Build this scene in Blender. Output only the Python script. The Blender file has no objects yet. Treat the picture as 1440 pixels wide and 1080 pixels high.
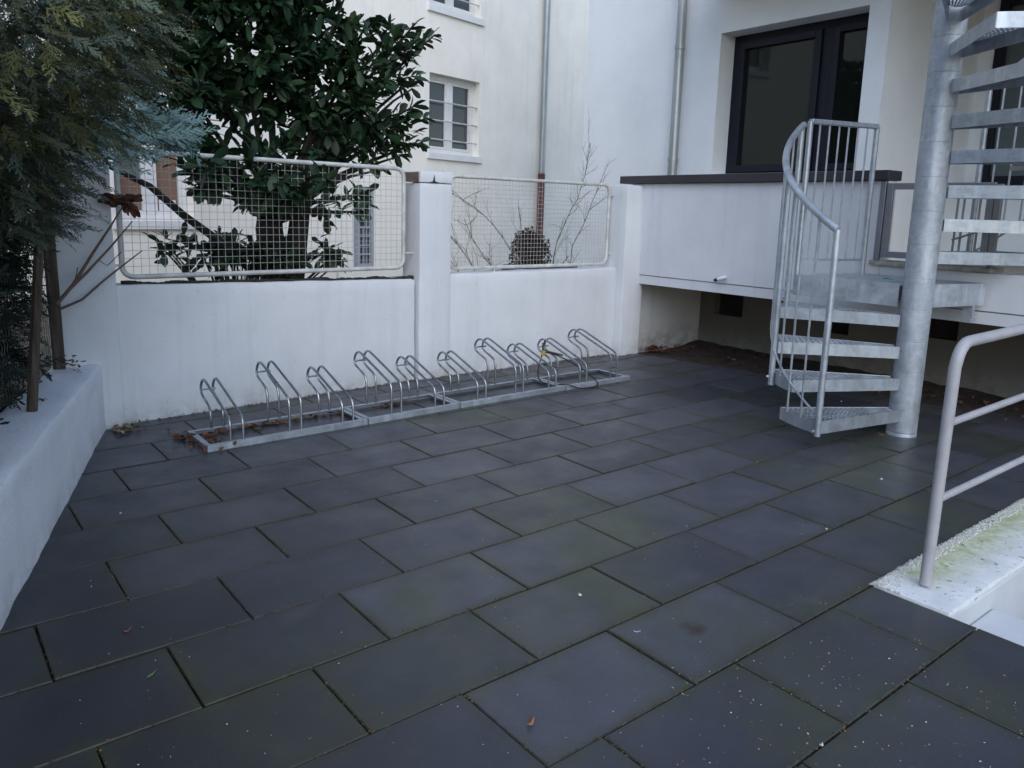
import bpy, bmesh, math, random
import numpy as np
from mathutils import Vector, Matrix, noise as mnoise
random.seed(7); rng = np.random.default_rng(7)
sc = bpy.context.scene
COL = sc.collection
rad = math.radians

# ------------------------------------------------------------------ materials
def nt(name):
    m = bpy.data.materials.new(name); m.use_nodes = True
    t = m.node_tree; b = t.nodes['Principled BSDF']
    return m, t, b
def node(t, kind, **kw):
    n = t.nodes.new(kind)
    for k, v in kw.items():
        if k in n.inputs: n.inputs[k].default_value = v
        else: setattr(n, k, v)
    return n
def noise_n(t, scale, detail=4, rough=.55, coord='Object', stretch=None):
    tc = t.nodes.new('ShaderNodeTexCoord'); src = tc.outputs[coord]
    if stretch:
        mp = t.nodes.new('ShaderNodeMapping'); mp.inputs['Scale'].default_value = stretch
        t.links.new(src, mp.inputs['Vector']); src = mp.outputs['Vector']
    n = node(t, 'ShaderNodeTexNoise'); n.inputs['Scale'].default_value = scale
    n.inputs['Detail'].default_value = detail; n.inputs['Roughness'].default_value = rough
    t.links.new(src, n.inputs['Vector'])
    return n.outputs['Fac']
def ramp(t, fac, stops):
    r = t.nodes.new('ShaderNodeValToRGB'); e = r.color_ramp.elements
    while len(e) < len(stops): e.new(.5)
    for el, (p, c) in zip(e, stops):
        el.position = p; el.color = (*c, 1) if len(c) == 3 else c
    t.links.new(fac, r.inputs['Fac']); return r.outputs['Color']
def mixc(t, fac, a, b, mode='MIX'):
    n = t.nodes.new('ShaderNodeMix'); n.data_type = 'RGBA'; n.blend_type = mode
    for sock, v in ((n.inputs[0], fac), (n.inputs[6], a), (n.inputs[7], b)):
        if isinstance(v, bpy.types.NodeSocket): t.links.new(v, sock)
        elif isinstance(v, (int, float)): sock.default_value = v
        else: sock.default_value = (*v, 1)
    return n.outputs[2]
def bump(t, b, fac, strength=.2, dist=.004):
    n = t.nodes.new('ShaderNodeBump'); n.inputs['Strength'].default_value = strength
    n.inputs['Distance'].default_value = dist
    t.links.new(fac, n.inputs['Height']); t.links.new(n.outputs['Normal'], b.inputs['Normal'])
def g(v): return (v, v, v)
def simple(name, col, rough=.6, metal=0., var=.15, scale=6, bs=0., bscale=80, bdist=.003, stretch=None, spec=None):
    m, t, b = nt(name)
    f = noise_n(t, scale, 5, .6, stretch=stretch)
    c = ramp(t, f, [(.3, tuple(x*(1-var) for x in col)), (.7, tuple(min(1, x*(1+var)) for x in col))])
    t.links.new(c, b.inputs['Base Color'])
    b.inputs['Roughness'].default_value = rough; b.inputs['Metallic'].default_value = metal
    if spec is not None: b.inputs['Specular IOR Level'].default_value = spec
    if bs: bump(t, b, noise_n(t, bscale, 3), bs, bdist)
    return m
def plaster(name, col, dirt=(.32, .31, .27), amount=.5, bs=.55, bscale=140, streak=True, ztop=0., zfade=.16):
    m, t, b = nt(name)
    big = noise_n(t, 1.3, 5, .6)
    c = ramp(t, big, [(.25, tuple(x*.9 for x in col)), (.75, tuple(min(1, x*1.05) for x in col))])
    if streak:
        st = noise_n(t, 7, 5, .65, stretch=(1, 1, .06))
        sm = ramp(t, st, [(.52, g(0)), (.78, g(.5))])
        c = mixc(t, sm, c, tuple(x*.74 for x in col))
        s2 = noise_n(t, 2.3, 6, .7); c = mixc(t, ramp(t, s2, [(.5, g(0)), (.75, g(.5))]), c, tuple(x*y for x, y in zip(col, (.86, .85, .82))))
    sp = noise_n(t, 23, 3, .6); spm = ramp(t, sp, [(.66, g(0)), (.74, g(.35*amount))])
    c = mixc(t, spm, c, dirt)
    geo = t.nodes.new('ShaderNodeNewGeometry'); sx = t.nodes.new('ShaderNodeSeparateXYZ')
    t.links.new(geo.outputs['Position'], sx.inputs['Vector'])
    # rising damp / splash dirt along the foot of the wall
    mr = t.nodes.new('ShaderNodeMapRange'); mr.inputs['From Min'].default_value = ztop + zfade
    mr.inputs['From Max'].default_value = ztop; t.links.new(sx.outputs['Z'], mr.inputs['Value'])
    mu = node(t, 'ShaderNodeMath', operation='MULTIPLY'); t.links.new(mr.outputs['Result'], mu.inputs[0])
    t.links.new(ramp(t, noise_n(t, 9, 5, .7), [(.35, g(0)), (.65, g(1))]), mu.inputs[1])
    mu2 = node(t, 'ShaderNodeMath', operation='MULTIPLY'); mu2.inputs[1].default_value = amount
    t.links.new(mu.outputs[0], mu2.inputs[0])
    c = mixc(t, mu2.outputs[0], c, dirt)
    t.links.new(c, b.inputs['Base Color']); b.inputs['Roughness'].default_value = .85
    b.inputs['Specular IOR Level'].default_value = .25
    bump(t, b, noise_n(t, bscale, 3, .7), bs, .004)
    return m
def tinted(name, col, col2, rough=.5, spec=.4, scale=9, var=.25, trans=0.):
    """leaf material: per leaf colour from the 'tint' attribute (x = light/dark, y = hue)"""
    m, t, b = nt(name)
    a = t.nodes.new('ShaderNodeAttribute'); a.attribute_name = 'tint'
    sp = t.nodes.new('ShaderNodeSeparateColor'); t.links.new(a.outputs['Color'], sp.inputs['Color'])
    c = mixc(t, sp.outputs[1], col, col2)
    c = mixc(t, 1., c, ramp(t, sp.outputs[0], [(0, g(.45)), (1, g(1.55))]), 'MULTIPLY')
    t.links.new(c, b.inputs['Base Color']); b.inputs['Roughness'].default_value = rough
    b.inputs['Specular IOR Level'].default_value = spec
    return m

WHITE = plaster('white_render', (.67, .685, .71), amount=.65)
WHITE_R = plaster('white_rough_render', (.77, .79, .815), amount=.25, bs=.75, bscale=95, streak=False)
WHITE_BAL = plaster('balcony_render', (.64, .65, .68), amount=.1, bs=.25, streak=True)  # slightly darker white than the facade render
WHITE_LOW = plaster('low_wall_render', (.80, .81, .84), amount=.5, bs=1.0, bscale=55)
CREAM = plaster('cream_render', (.87, .835, .765), amount=.1, bs=.3, streak=True, ztop=-2)
SOFFIT = simple('soffit_paint', (.42, .40, .36), .9, var=.08, scale=3)
TRIM = simple('white_trim', (.72, .72, .72), .5, var=.05)
COPING = simple('dark_coping_metal', (.035, .03, .038), .5, var=.2, scale=3, stretch=(1, .3, 1))
ANTHR = simple('anthracite_frame', (.010, .011, .019), .5, var=.1, spec=.25)
ZINC = simple('zinc_pipe', (.34, .36, .37), .42, .7, var=.18, scale=7, stretch=(1, 1, .2))
IRON = simple('red_iron_pipe', (.11, .035, .03), .7, var=.25)
WOOD = simple('weathered_wood', (.078, .056, .042), .85, var=.5, scale=8, stretch=(6, 6, .5), bs=.6, bscale=40)
BARK = simple('bark', (.022, .018, .014), .9, var=.4, scale=12, bs=.5, bscale=30)
TWIG = simple('bare_twig', (.11, .085, .08), .85, var=.3, scale=20)
TWIG2 = simple('pale_dead_twig', (.13, .08, .06), .85, var=.35, scale=20)
WIRE = simple('fence_paint', (.50, .50, .48), .5, var=.28, scale=9, bs=.3, bscale=120)
WIREM = simple('fence_wire', (.44, .43, .41), .55, var=.2, scale=4)
CHAIN = simple('chain_wire', (.15, .155, .15), .6, .3)
SOIL = simple('soil_mat', (.045, .028, .021), .95, var=.5, scale=9, bs=.8, bscale=45, bdist=.02)
GARDEN = simple('garden_soil', (.10, .085, .06), .95, var=.4, scale=4, bs=.6, bscale=25, bdist=.03)
BLACK = simple('black_rubber', (.012, .012, .013), .5)
YELLOW = simple('yellow_tag', (.42, .26, .05), .6)
GREYPAINT = simple('grey_rail_paint', (.35, .345, .36), .5, var=.12, scale=10, bs=.25, bscale=150)
GREYGATE = simple('grey_gate_steel', (.22, .225, .24), .45, .4, var=.15)
OLDCONC = simple('old_concrete', (.27, .255, .22), .9, var=.35, scale=18, bs=.6, bscale=60)
DOORBLUE = simple('blue_grey_door', (.30, .33, .38), .5, var=.06)
CURTAIN = simple('brown_curtain', (.20, .12, .085), .9, var=.12, scale=4)
DARKROOM = simple('dark_room', (.02, .02, .02), .9)
BROWNBUSH = simple('dry_brown', (.045, .024, .017), .95, var=.5, scale=14)
GREENMARK = simple('green_paint_mark', (.10, .42, .16), .7)
FOUND = plaster('grey_foundation_render', (.15, .137, .12), amount=.6, ztop=0, zfade=.25)
SLABU = simple('raw_concrete', (.17, .16, .15), .9, var=.2)

def galv(name, col=(.47, .485, .50), rough=.42, metal=.75, var=.2):
    m, t, b = nt(name)
    v = t.nodes.new('ShaderNodeTexVoronoi'); v.inputs['Scale'].default_value = 38
    tc = t.nodes.new('ShaderNodeTexCoord'); t.links.new(tc.outputs['Object'], v.inputs['Vector'])
    sp = t.nodes.new('ShaderNodeSeparateColor'); t.links.new(v.outputs['Color'], sp.inputs['Color'])
    n = noise_n(t, 6, 5, .65)
    c1 = ramp(t, n, [(.3, tuple(x*(1-var) for x in col)), (.7, tuple(min(1, x*(1+var)) for x in col))])
    c = mixc(t, .35, c1, ramp(t, sp.outputs[0], [(0, tuple(x*.72 for x in col)), (1, tuple(min(1, x*1.25) for x in col))]))
    st = noise_n(t, 11, 4, .6, stretch=(1, 1, .15))
    c = mixc(t, ramp(t, st, [(.52, g(0)), (.72, g(.55))]), c, (.62, .67, .72))
    t.links.new(c, b.inputs['Base Color'])
    b.inputs['Metallic'].default_value = metal
    rr = ramp(t, n, [(.3, g(rough-.1)), (.7, g(rough+.16))]); t.links.new(rr, b.inputs['Roughness'])
    return m
GALV = galv('galvanised_steel', (.37, .405, .45), .42, .6, .28)
GALVR = galv('rack_steel', (.30, .32, .345), .30, .85, .25)
GALVD = galv('galvanised_dull', (.36, .39, .43), .50, .4, .32)

def glass(name, col, rough=.04, spec=.5):
    m, t, b = nt(name)
    b.inputs['Base Color'].default_value = (*col, 1); b.inputs['Roughness'].default_value = rough
    b.inputs['Specular IOR Level'].default_value = spec
    bump(t, b, noise_n(t, 2.2, 2), .04, .01)
    return m
GLASS = glass('dark_glass', (.010, .013, .010), .03, .3)
GLASSG = glass('reflection_tinted_glass', (.09, .115, .12), .12)  # greenish reflection put into the pane colour
GLASSN = glass('house_glass', (.05, .053, .055), .1)

def paving_mat():
    m, t, b = nt('dark_paving')
    a = t.nodes.new('ShaderNodeAttribute'); a.attribute_name = 'tint'
    sp = t.nodes.new('ShaderNodeSeparateColor'); t.links.new(a.outputs['Color'], sp.inputs['Color'])
    base = ramp(t, sp.outputs[0], [(0, (.038, .040, .051)), (1, (.068, .071, .089))])
    n1 = noise_n(t, 2.2, 6, .65)
    c = mixc(t, 1., base, ramp(t, n1, [(.3, g(.78)), (.7, g(1.2))]), 'MULTIPLY')
    # green algae, in broad patches with ragged borders, some slabs more than others
    al = noise_n(t, .85, 6, .62); alm = ramp(t, al, [(.48, g(0)), (.68, g(.85))])
    mul = node(t, 'ShaderNodeMath', operation='MULTIPLY'); t.links.new(alm, mul.inputs[0]); t.links.new(sp.outputs[1], mul.inputs[1])
    c = mixc(t, mul.outputs[0], c, (.052, .062, .026))
    # pale wiping marks
    pm = noise_n(t, 3.1, 3, .5, stretch=(1, 1.8, 1)); c = mixc(t, ramp(t, pm, [(.6, g(0)), (.8, g(.35))]), c, (.10, .108, .118))
    # shade under the overhanging tree, painted into the colour of the left slabs
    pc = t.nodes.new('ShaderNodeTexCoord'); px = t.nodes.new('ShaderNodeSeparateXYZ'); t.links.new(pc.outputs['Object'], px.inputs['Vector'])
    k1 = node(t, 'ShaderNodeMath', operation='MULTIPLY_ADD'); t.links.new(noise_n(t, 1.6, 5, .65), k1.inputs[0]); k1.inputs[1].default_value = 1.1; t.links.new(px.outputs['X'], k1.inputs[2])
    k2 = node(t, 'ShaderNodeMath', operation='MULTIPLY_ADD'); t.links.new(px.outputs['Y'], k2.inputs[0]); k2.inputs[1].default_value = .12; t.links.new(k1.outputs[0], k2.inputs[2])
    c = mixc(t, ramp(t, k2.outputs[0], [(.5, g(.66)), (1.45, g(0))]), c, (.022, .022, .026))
    la = t.nodes.new('ShaderNodeAttribute'); la.attribute_name = 'local'; lx = t.nodes.new('ShaderNodeSeparateXYZ'); t.links.new(la.outputs['Vector'], lx.inputs['Vector'])
    def mth(op, a, b):
        n = node(t, 'ShaderNodeMath', operation=op)
        for sock, v in ((n.inputs[0], a), (n.inputs[1], b)):
            if isinstance(v, bpy.types.NodeSocket): t.links.new(v, sock)
            else: sock.default_value = v
        return n.outputs[0]
    dist = mth('MINIMUM', mth('MINIMUM', lx.outputs['X'], mth('SUBTRACT', lx.outputs['Z'], lx.outputs['X'])), mth('MINIMUM', lx.outputs['Y'], mth('SUBTRACT', .3772, lx.outputs['Y'])))
    en = mth('MULTIPLY_ADD' if False else 'ADD', dist, mth('MULTIPLY', mth('SUBTRACT', noise_n(t, 16, 6, .75), .5), .10))
    edge = ramp(t, en, [(.0, g(.9)), (.014, g(.55)), (.055, g(0))])
    big = ramp(t, noise_n(t, 1.1, 4, .6), [(.38, g(.25)), (.62, g(1))])
    ecol = ramp(t, noise_n(t, 5, 4, .6), [(.35, (.030, .026, .019)), (.55, (.040, .047, .020)), (.7, (.034, .040, .024))])
    c = mixc(t, mth('MULTIPLY', edge, big), c, ecol)
    # fine grit
    gr = noise_n(t, 260, 2, .6); c = mixc(t, ramp(t, gr, [(.66, g(0)), (.72, g(.5))]), c, (.13, .13, .125))
    gd = noise_n(t, 110, 3, .6); c = mixc(t, ramp(t, gd, [(.3, g(.45)), (.42, g(0))]), c, (.03, .03, .034))
    # the rusty brown stain on one slab
    vt = t.nodes.new('ShaderNodeTexCoord'); vd = node(t, 'ShaderNodeVectorMath', operation='DISTANCE')
    t.links.new(vt.outputs['Object'], vd.inputs[0]); vd.inputs[1].default_value = (1.51, -.93, 0)
    ad = node(t, 'ShaderNodeMath', operation='ADD'); t.links.new(vd.outputs['Value'], ad.inputs[0])
    nn = node(t, 'ShaderNodeMath', operation='MULTIPLY'); t.links.new(noise_n(t, 30, 4, .7), nn.inputs[0]); nn.inputs[1].default_value = .09
    t.links.new(nn.outputs[0], ad.inputs[1])
    c = mixc(t, ramp(t, ad.outputs[0], [(.05, g(.85)), (.10, g(0))]), c, (.035, .018, .01))
    t.links.new(c, b.inputs['Base Color'])
    rr = ramp(t, noise_n(t, 4, 5, .6), [(.3, g(.28)), (.7, g(.52))]); t.links.new(rr, b.inputs['Roughness'])
    b.inputs['Specular IOR Level'].default_value = .44
    bump(t, b, noise_n(t, 170, 3, .7), .3, .0016)
    return m
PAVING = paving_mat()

def slab_mat():
    m, t, b = nt('white_slab_concrete')
    c = ramp(t, noise_n(t, 7, 5, .6), [(.3, (.56, .58, .58)), (.7, (.72, .735, .74))])
    tc = t.nodes.new('ShaderNodeTexCoord'); sx = t.nodes.new('ShaderNodeSeparateXYZ'); t.links.new(tc.outputs['Object'], sx.inputs['Vector'])
    ad = node(t, 'ShaderNodeMath', operation='MULTIPLY_ADD'); t.links.new(noise_n(t, 9, 6, .75, stretch=(1.6, .7, 1)), ad.inputs[0]); ad.inputs[1].default_value = .22
    t.links.new(sx.outputs['Y'], ad.inputs[2])
    nx = node(t, 'ShaderNodeMath', operation='MULTIPLY_ADD'); t.links.new(noise_n(t, 3, 4, .6), nx.inputs[0]); nx.inputs[1].default_value = .3; t.links.new(sx.outputs['X'], nx.inputs[2])
    band = ramp(t, ad.outputs[0], [(0, g(0)), (1, g(0))])
    mr = t.nodes.new('ShaderNodeMapRange'); mr.inputs['From Min'].default_value = -1.24; mr.inputs['From Max'].default_value = -1.12; t.links.new(ad.outputs[0], mr.inputs['Value'])
    m2 = t.nodes.new('ShaderNodeMapRange'); m2.inputs['From Min'].default_value = 2.60; m2.inputs['From Max'].default_value = 2.74; t.links.new(nx.outputs[0], m2.inputs['Value'])
    mu = node(t, 'ShaderNodeMath', operation='MULTIPLY'); t.links.new(mr.outputs[0], mu.inputs[0]); t.links.new(m2.outputs[0], mu.inputs[1])
    mu2 = node(t, 'ShaderNodeMath', operation='MULTIPLY'); t.links.new(mu.outputs[0], mu2.inputs[0]); t.links.new(ramp(t, noise_n(t, 26, 5, .75), [(.3, g(.35)), (.6, g(.95))]), mu2.inputs[1])
    gcol = ramp(t, noise_n(t, 14, 4, .7), [(.35, (.30, .33, .14)), (.65, (.45, .48, .28))])
    c = mixc(t, mu2.outputs[0], c, gcol)
    dk = ramp(t, noise_n(t, 38, 4, .7), [(.60, g(0)), (.66, g(.75))]); c = mixc(t, dk, c, (.13, .13, .08))
    t.links.new(c, b.inputs['Base Color']); b.inputs['Roughness'].default_value = .9
    bump(t, b, noise_n(t, 60, 5, .7), .6, .004)
    return m
SLAB = slab_mat()
STAIRW = simple('white_step_concrete', (.52, .54, .56), .85, var=.05, scale=5, bs=.3, bscale=100)
CRUMB = simple('white_crumble', (.50, .50, .45), .95, var=.45, scale=90)
JOINT = simple('joint_dirt', (.026, .022, .016), .95, var=.6, scale=14, bs=.6, bscale=80)
LEAFBR = tinted('dead_leaf', (.16, .065, .025), (.10, .05, .03), .7)
LAUREL = tinted('laurel_leaf', (.011, .031, .015), (.024, .052, .018), .5, .32)
CONIF = tinted('conifer_spray', (.112, .178, .174), (.150, .160, .066), .7, .2)
PEBBLE = simple('pale_petal', (.62, .58, .48), .8)
PEBW = simple('white_chip_mat', (.55, .55, .54), .8, var=.3, scale=200)
GRASSB = simple('green_blade_mat', (.10, .19, .05), .6)
HUSK = tinted('seed_husks', (.40, .37, .28), (.30, .17, .09), .9)
DEBRIS = tinted('debris_crumbs', (.26, .22, .15), (.11, .07, .035), .9)
MOSSY = tinted('joint_moss', (.050, .050, .020), (.115, .062, .030), .95)
LEAFO = simple('orange_brown_leaf', (.30, .13, .055), .6, var=.3, scale=30)
LEAFD = simple('dark_brown_leaf', (.17, .075, .04), .7, var=.3, scale=30)
CAMW = simple('white_plastic', (.75, .76, .78), .4)

# ------------------------------------------------------------------ mesh builder
ORG = {}
class MB:
    def __init__(s): s.v = []; s.f = []; s.sm = []
    def add(s, vs, fs, smooth=False):
        o = len(s.v); s.v += [tuple(v) for v in vs]
        s.f += [tuple(i + o for i in f) for f in fs]; s.sm += [smooth]*len(fs); return s
    def box(s, x0, x1, y0, y1, z0, z1):
        vs = [(x, y, z) for z in (z0, z1) for y in (y0, y1) for x in (x0, x1)]
        return s.add(vs, [(0, 2, 3, 1), (4, 5, 7, 6), (0, 1, 5, 4), (2, 6, 7, 3), (0, 4, 6, 2), (1, 3, 7, 5)])
    def prism(s, poly, z0, z1):
        n = len(poly)
        a = sum(poly[i][0]*poly[(i+1) % n][1] - poly[(i+1) % n][0]*poly[i][1] for i in range(n))
        if a < 0: poly = poly[::-1]
        zz0 = z0 if hasattr(z0, '__len__') else [z0]*n; zz1 = z1 if hasattr(z1, '__len__') else [z1]*n
        vs = [(p[0], p[1], z) for p, z in zip(poly, zz0)] + [(p[0], p[1], z) for p, z in zip(poly, zz1)]
        fs = [tuple(range(n))[::-1], tuple(range(n, 2*n))] + [(i, (i+1) % n, n+(i+1) % n, n+i) for i in range(n)]
        return s.add(vs, fs)
    def tube(s, pts, r, n=8, caps=True, smooth=True):
        pts = [Vector(p) for p in pts]; rs = r if hasattr(r, '__len__') else [r]*len(pts)
        o = len(s.v); prev = None; m = len(pts)
        for i, p in enumerate(pts):
            d = (pts[min(i+1, m-1)] - pts[max(i-1, 0)]).normalized()
            if prev is None:
                ref = Vector((0, 0, 1)) if abs(d.z) < .9 else Vector((1, 0, 0))
                u = d.cross(ref).normalized()
            else:
                u = (prev - d*prev.dot(d)).normalized()
            prev = u; w = d.cross(u)
            for k in range(n):
                a = 2*math.pi*k/n; s.v.append(tuple(p + (u*math.cos(a) + w*math.sin(a))*rs[i]))
        for i in range(m-1):
            for k in range(n):
                k2 = (k+1) % n
                s.f.append((o+i*n+k, o+i*n+k2, o+(i+1)*n+k2, o+(i+1)*n+k)); s.sm.append(smooth)
        if caps:
            s.f.append(tuple(o+k for k in range(n))[::-1]); s.sm.append(False)
            s.f.append(tuple(o+(m-1)*n+k for k in range(n))); s.sm.append(False)
        return s
    def lathe(s, prof, c, n=20):
        o = len(s.v)
        for r, z in prof:
            for k in range(n):
                a = 2*math.pi*k/n; s.v.append((c[0]+r*math.cos(a), c[1]+r*math.sin(a), c[2]+z))
        for i in range(len(prof)-1):
            for k in range(n):
                k2 = (k+1) % n
                s.f.append((o+i*n+k, o+i*n+k2, o+(i+1)*n+k2, o+(i+1)*n+k)); s.sm.append(True)
        s.f.append(tuple(o+k for k in range(n))[::-1]); s.sm.append(False)
        s.f.append(tuple(o+(len(prof)-1)*n+k for k in range(n))); s.sm.append(False)
        return s
    def obox(s, a, b, w, h, up=(0, 0, 1)):
        """bar of width w and height h from a to b"""
        a, b = Vector(a), Vector(b); d = (b-a).normalized(); up = Vector(up)
        u = d.cross(up).normalized()*w/2; n = u.cross(d).normalized()*h/2
        vs = [p + su*u + sn*n for p in (a, b) for sn in (-1, 1) for su in (-1, 1)]
        return s.add(vs, [(0, 1, 3, 2), (4, 6, 7, 5), (0, 4, 5, 1), (2, 3, 7, 6), (0, 2, 6, 4), (1, 5, 7, 3)])
    def build(s, name, mat, parent=None, bevel=0., seg=2, label=None):
        me = bpy.data.meshes.new(name); o = ORG.get(root_of(parent), Vector((0, 0, 0))) if parent else Vector((0, 0, 0))
        me.from_pydata([(v[0]-o.x, v[1]-o.y, v[2]-o.z) for v in s.v], [], s.f)
        me.polygons.foreach_set('use_smooth', s.sm); me.materials.append(mat); me.update(); me.set_sharp_from_angle(angle=rad(42))
        ob = bpy.data.objects.new(name, me); COL.objects.link(ob)
        if parent: ob.parent = parent
        if bevel:
            md = ob.modifiers.new('bevel', 'BEVEL'); md.width = bevel; md.segments = seg; md.limit_method = 'ANGLE'; md.angle_limit = rad(40)
        if label: ob['label'] = label
        return ob
def root_of(o):
    while o is not None and o.parent is not None: o = o.parent
    return o.name if o else None
def thing(name, label, cat, loc=(0, 0, 0), group=None):
    o = bpy.data.objects.new(name, None); COL.objects.link(o); o.location = loc; o.empty_display_size = .1
    ORG[o.name] = Vector(loc); tag(o, label, cat, group); return o
def tag(o, label, cat, group=None, kind=None):
    o['label'] = label; o['category'] = cat
    if group: o['group'] = group
    if kind: o['kind'] = kind
    return o
def struct(o, label, cat):
    return tag(o, label, cat, kind='structure')
def np_mesh(name, verts, faces, mat, parent=None, tint=None, smooth=False):
    """faces: (n,3) or (n,4) int array"""
    me = bpy.data.meshes.new(name); o = ORG.get(root_of(parent), Vector((0, 0, 0))) if parent else Vector((0, 0, 0))
    v = np.asarray(verts, np.float32) - np.array(o, np.float32); f = np.asarray(faces, np.int32); k = f.shape[1]
    me.vertices.add(len(v)); me.vertices.foreach_set('co', v.ravel())
    me.loops.add(f.size); me.loops.foreach_set('vertex_index', f.ravel())
    me.polygons.add(len(f)); me.polygons.foreach_set('loop_start', np.arange(0, f.size, k, dtype=np.int32))
    me.polygons.foreach_set('use_smooth', np.full(len(f), smooth))
    me.update(calc_edges=True); me.materials.append(mat)
    if tint is not None:
        at = me.attributes.new('tint', 'FLOAT_COLOR', 'POINT')
        at.data.foreach_set('color', np.asarray(tint, np.float32).ravel())
    ob = bpy.data.objects.new(name, me); COL.objects.link(ob)
    if parent: ob.parent = parent
    return ob
def rough_block(name, x0, x1, y0, y1, z0, z1, mat, parent, step=.05, amp=.004, bev=.015, skew=None, freq=5):
    """a wall block with softened arrises and a slightly uneven hand-rendered face"""
    bm = bmesh.new(); bmesh.ops.create_cube(bm, size=1)
    for v in bm.verts:
        v.co = Vector((x0 if v.co.x < 0 else x1, y0 if v.co.y < 0 else y1, z0 if v.co.z < 0 else z1))
    bmesh.ops.bevel(bm, geom=bm.edges[:], offset=bev, segments=2, affect='EDGES', profile=.6)
    for ax in range(3):
        lo, hi = ((x0, x1), (y0, y1), (z0, z1))[ax]
        n = int((hi-lo-2*bev)/step)
        for i in range(1, n):
            no = [0, 0, 0]; no[ax] = 1; co = [0, 0, 0]; co[ax] = lo+bev+(hi-lo-2*bev)*i/n
            bmesh.ops.bisect_plane(bm, geom=bm.verts[:]+bm.edges[:]+bm.faces[:], plane_co=co, plane_no=no)
    for v in bm.verts:
        p = v.co.copy()
        if skew: v.co = Vector(skew(p))
        v.co += mnoise.noise_vector(p*freq)*amp + mnoise.noise_vector(p*freq*4.3)*amp*.45
    s = MB(); bm.verts.index_update()
    s.add([v.co for v in bm.verts], [[v.index for v in f.verts] for f in bm.faces], True); bm.free()
    return s.build(name, mat, parent)
def wall_grid(s, T, u0, u1, z0, z1, opens, depth):
    """front wall sheet with openings and reveals; T(u, z, d) -> world point, d grows into the wall"""
    us = sorted({u0, u1, *[o[0] for o in opens], *[o[1] for o in opens]})
    zs = sorted({z0, z1, *[o[2] for o in opens], *[o[3] for o in opens]})
    for a, b in zip(us, us[1:]):
        for c, d in zip(zs, zs[1:]):
            um, zm = (a+b)/2, (c+d)/2
            if any(o[0] < um < o[1] and o[2] < zm < o[3] for o in opens): continue
            s.add([T(a, c, 0), T(b, c, 0), T(b, d, 0), T(a, d, 0)], [(0, 1, 2, 3)])
    for o in opens:
        a, b, c, d = o[:4]; q = o[4] if len(o) > 4 else depth
        for (p0, p1) in (((a, c), (b, c)), ((b, c), (b, d)), ((b, d), (a, d)), ((a, d), (a, c))):
            s.add([T(*p0, 0), T(*p1, 0), T(*p1, q), T(*p0, q)], [(0, 1, 2, 3)])
    return s
def Tbox(s, T, u0, u1, z0, z1, d0, d1):
    vs = [T(u, z, d) for d in (d0, d1) for z in (z0, z1) for u in (u0, u1)]
    return s.add(vs, [(0, 2, 3, 1), (4, 5, 7, 6), (0, 1, 5, 4), (2, 6, 7, 3), (0, 4, 6, 2), (1, 3, 7, 5)])
def frame_ring(s, T, u0, u1, z0, z1, w, d0, d1, wb=None):
    wb = wb or w
    Tbox(s, T, u0, u0+w, z0, z1, d0, d1); Tbox(s, T, u1-w, u1, z0, z1, d0, d1)
    Tbox(s, T, u0+w, u1-w, z1-w, z1, d0, d1); Tbox(s, T, u0+w, u1-w, z0, z0+wb, d0, d1)
    return s

# ------------------------------------------------------------------ ground and paving
s = MB(); s.add([(-40, -40, -.03), (2.345, -40, -.03), (2.345, 40, -.03), (-40, 40, -.03)], [(0, 1, 2, 3)])
s.add([(2.345, -1.14, -.03), (40, -1.14, -.03), (40, 40, -.03), (2.345, 40, -.03)], [(0, 1, 2, 3)])
s.add([(2.345, -40, -.45), (40, -40, -.45), (40, -1.14, -.45), (2.345, -1.14, -.45)], [(0, 1, 2, 3)])
s.add([(2.345, -40, -.45), (2.345, -1.14, -.45), (2.345, -1.14, -.03), (2.345, -40, -.03)], [(0, 1, 2, 3)])
struct(s.build('ground', JOINT), 'dark earth bed under the paving slabs, showing in the joints', 'ground')

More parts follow.
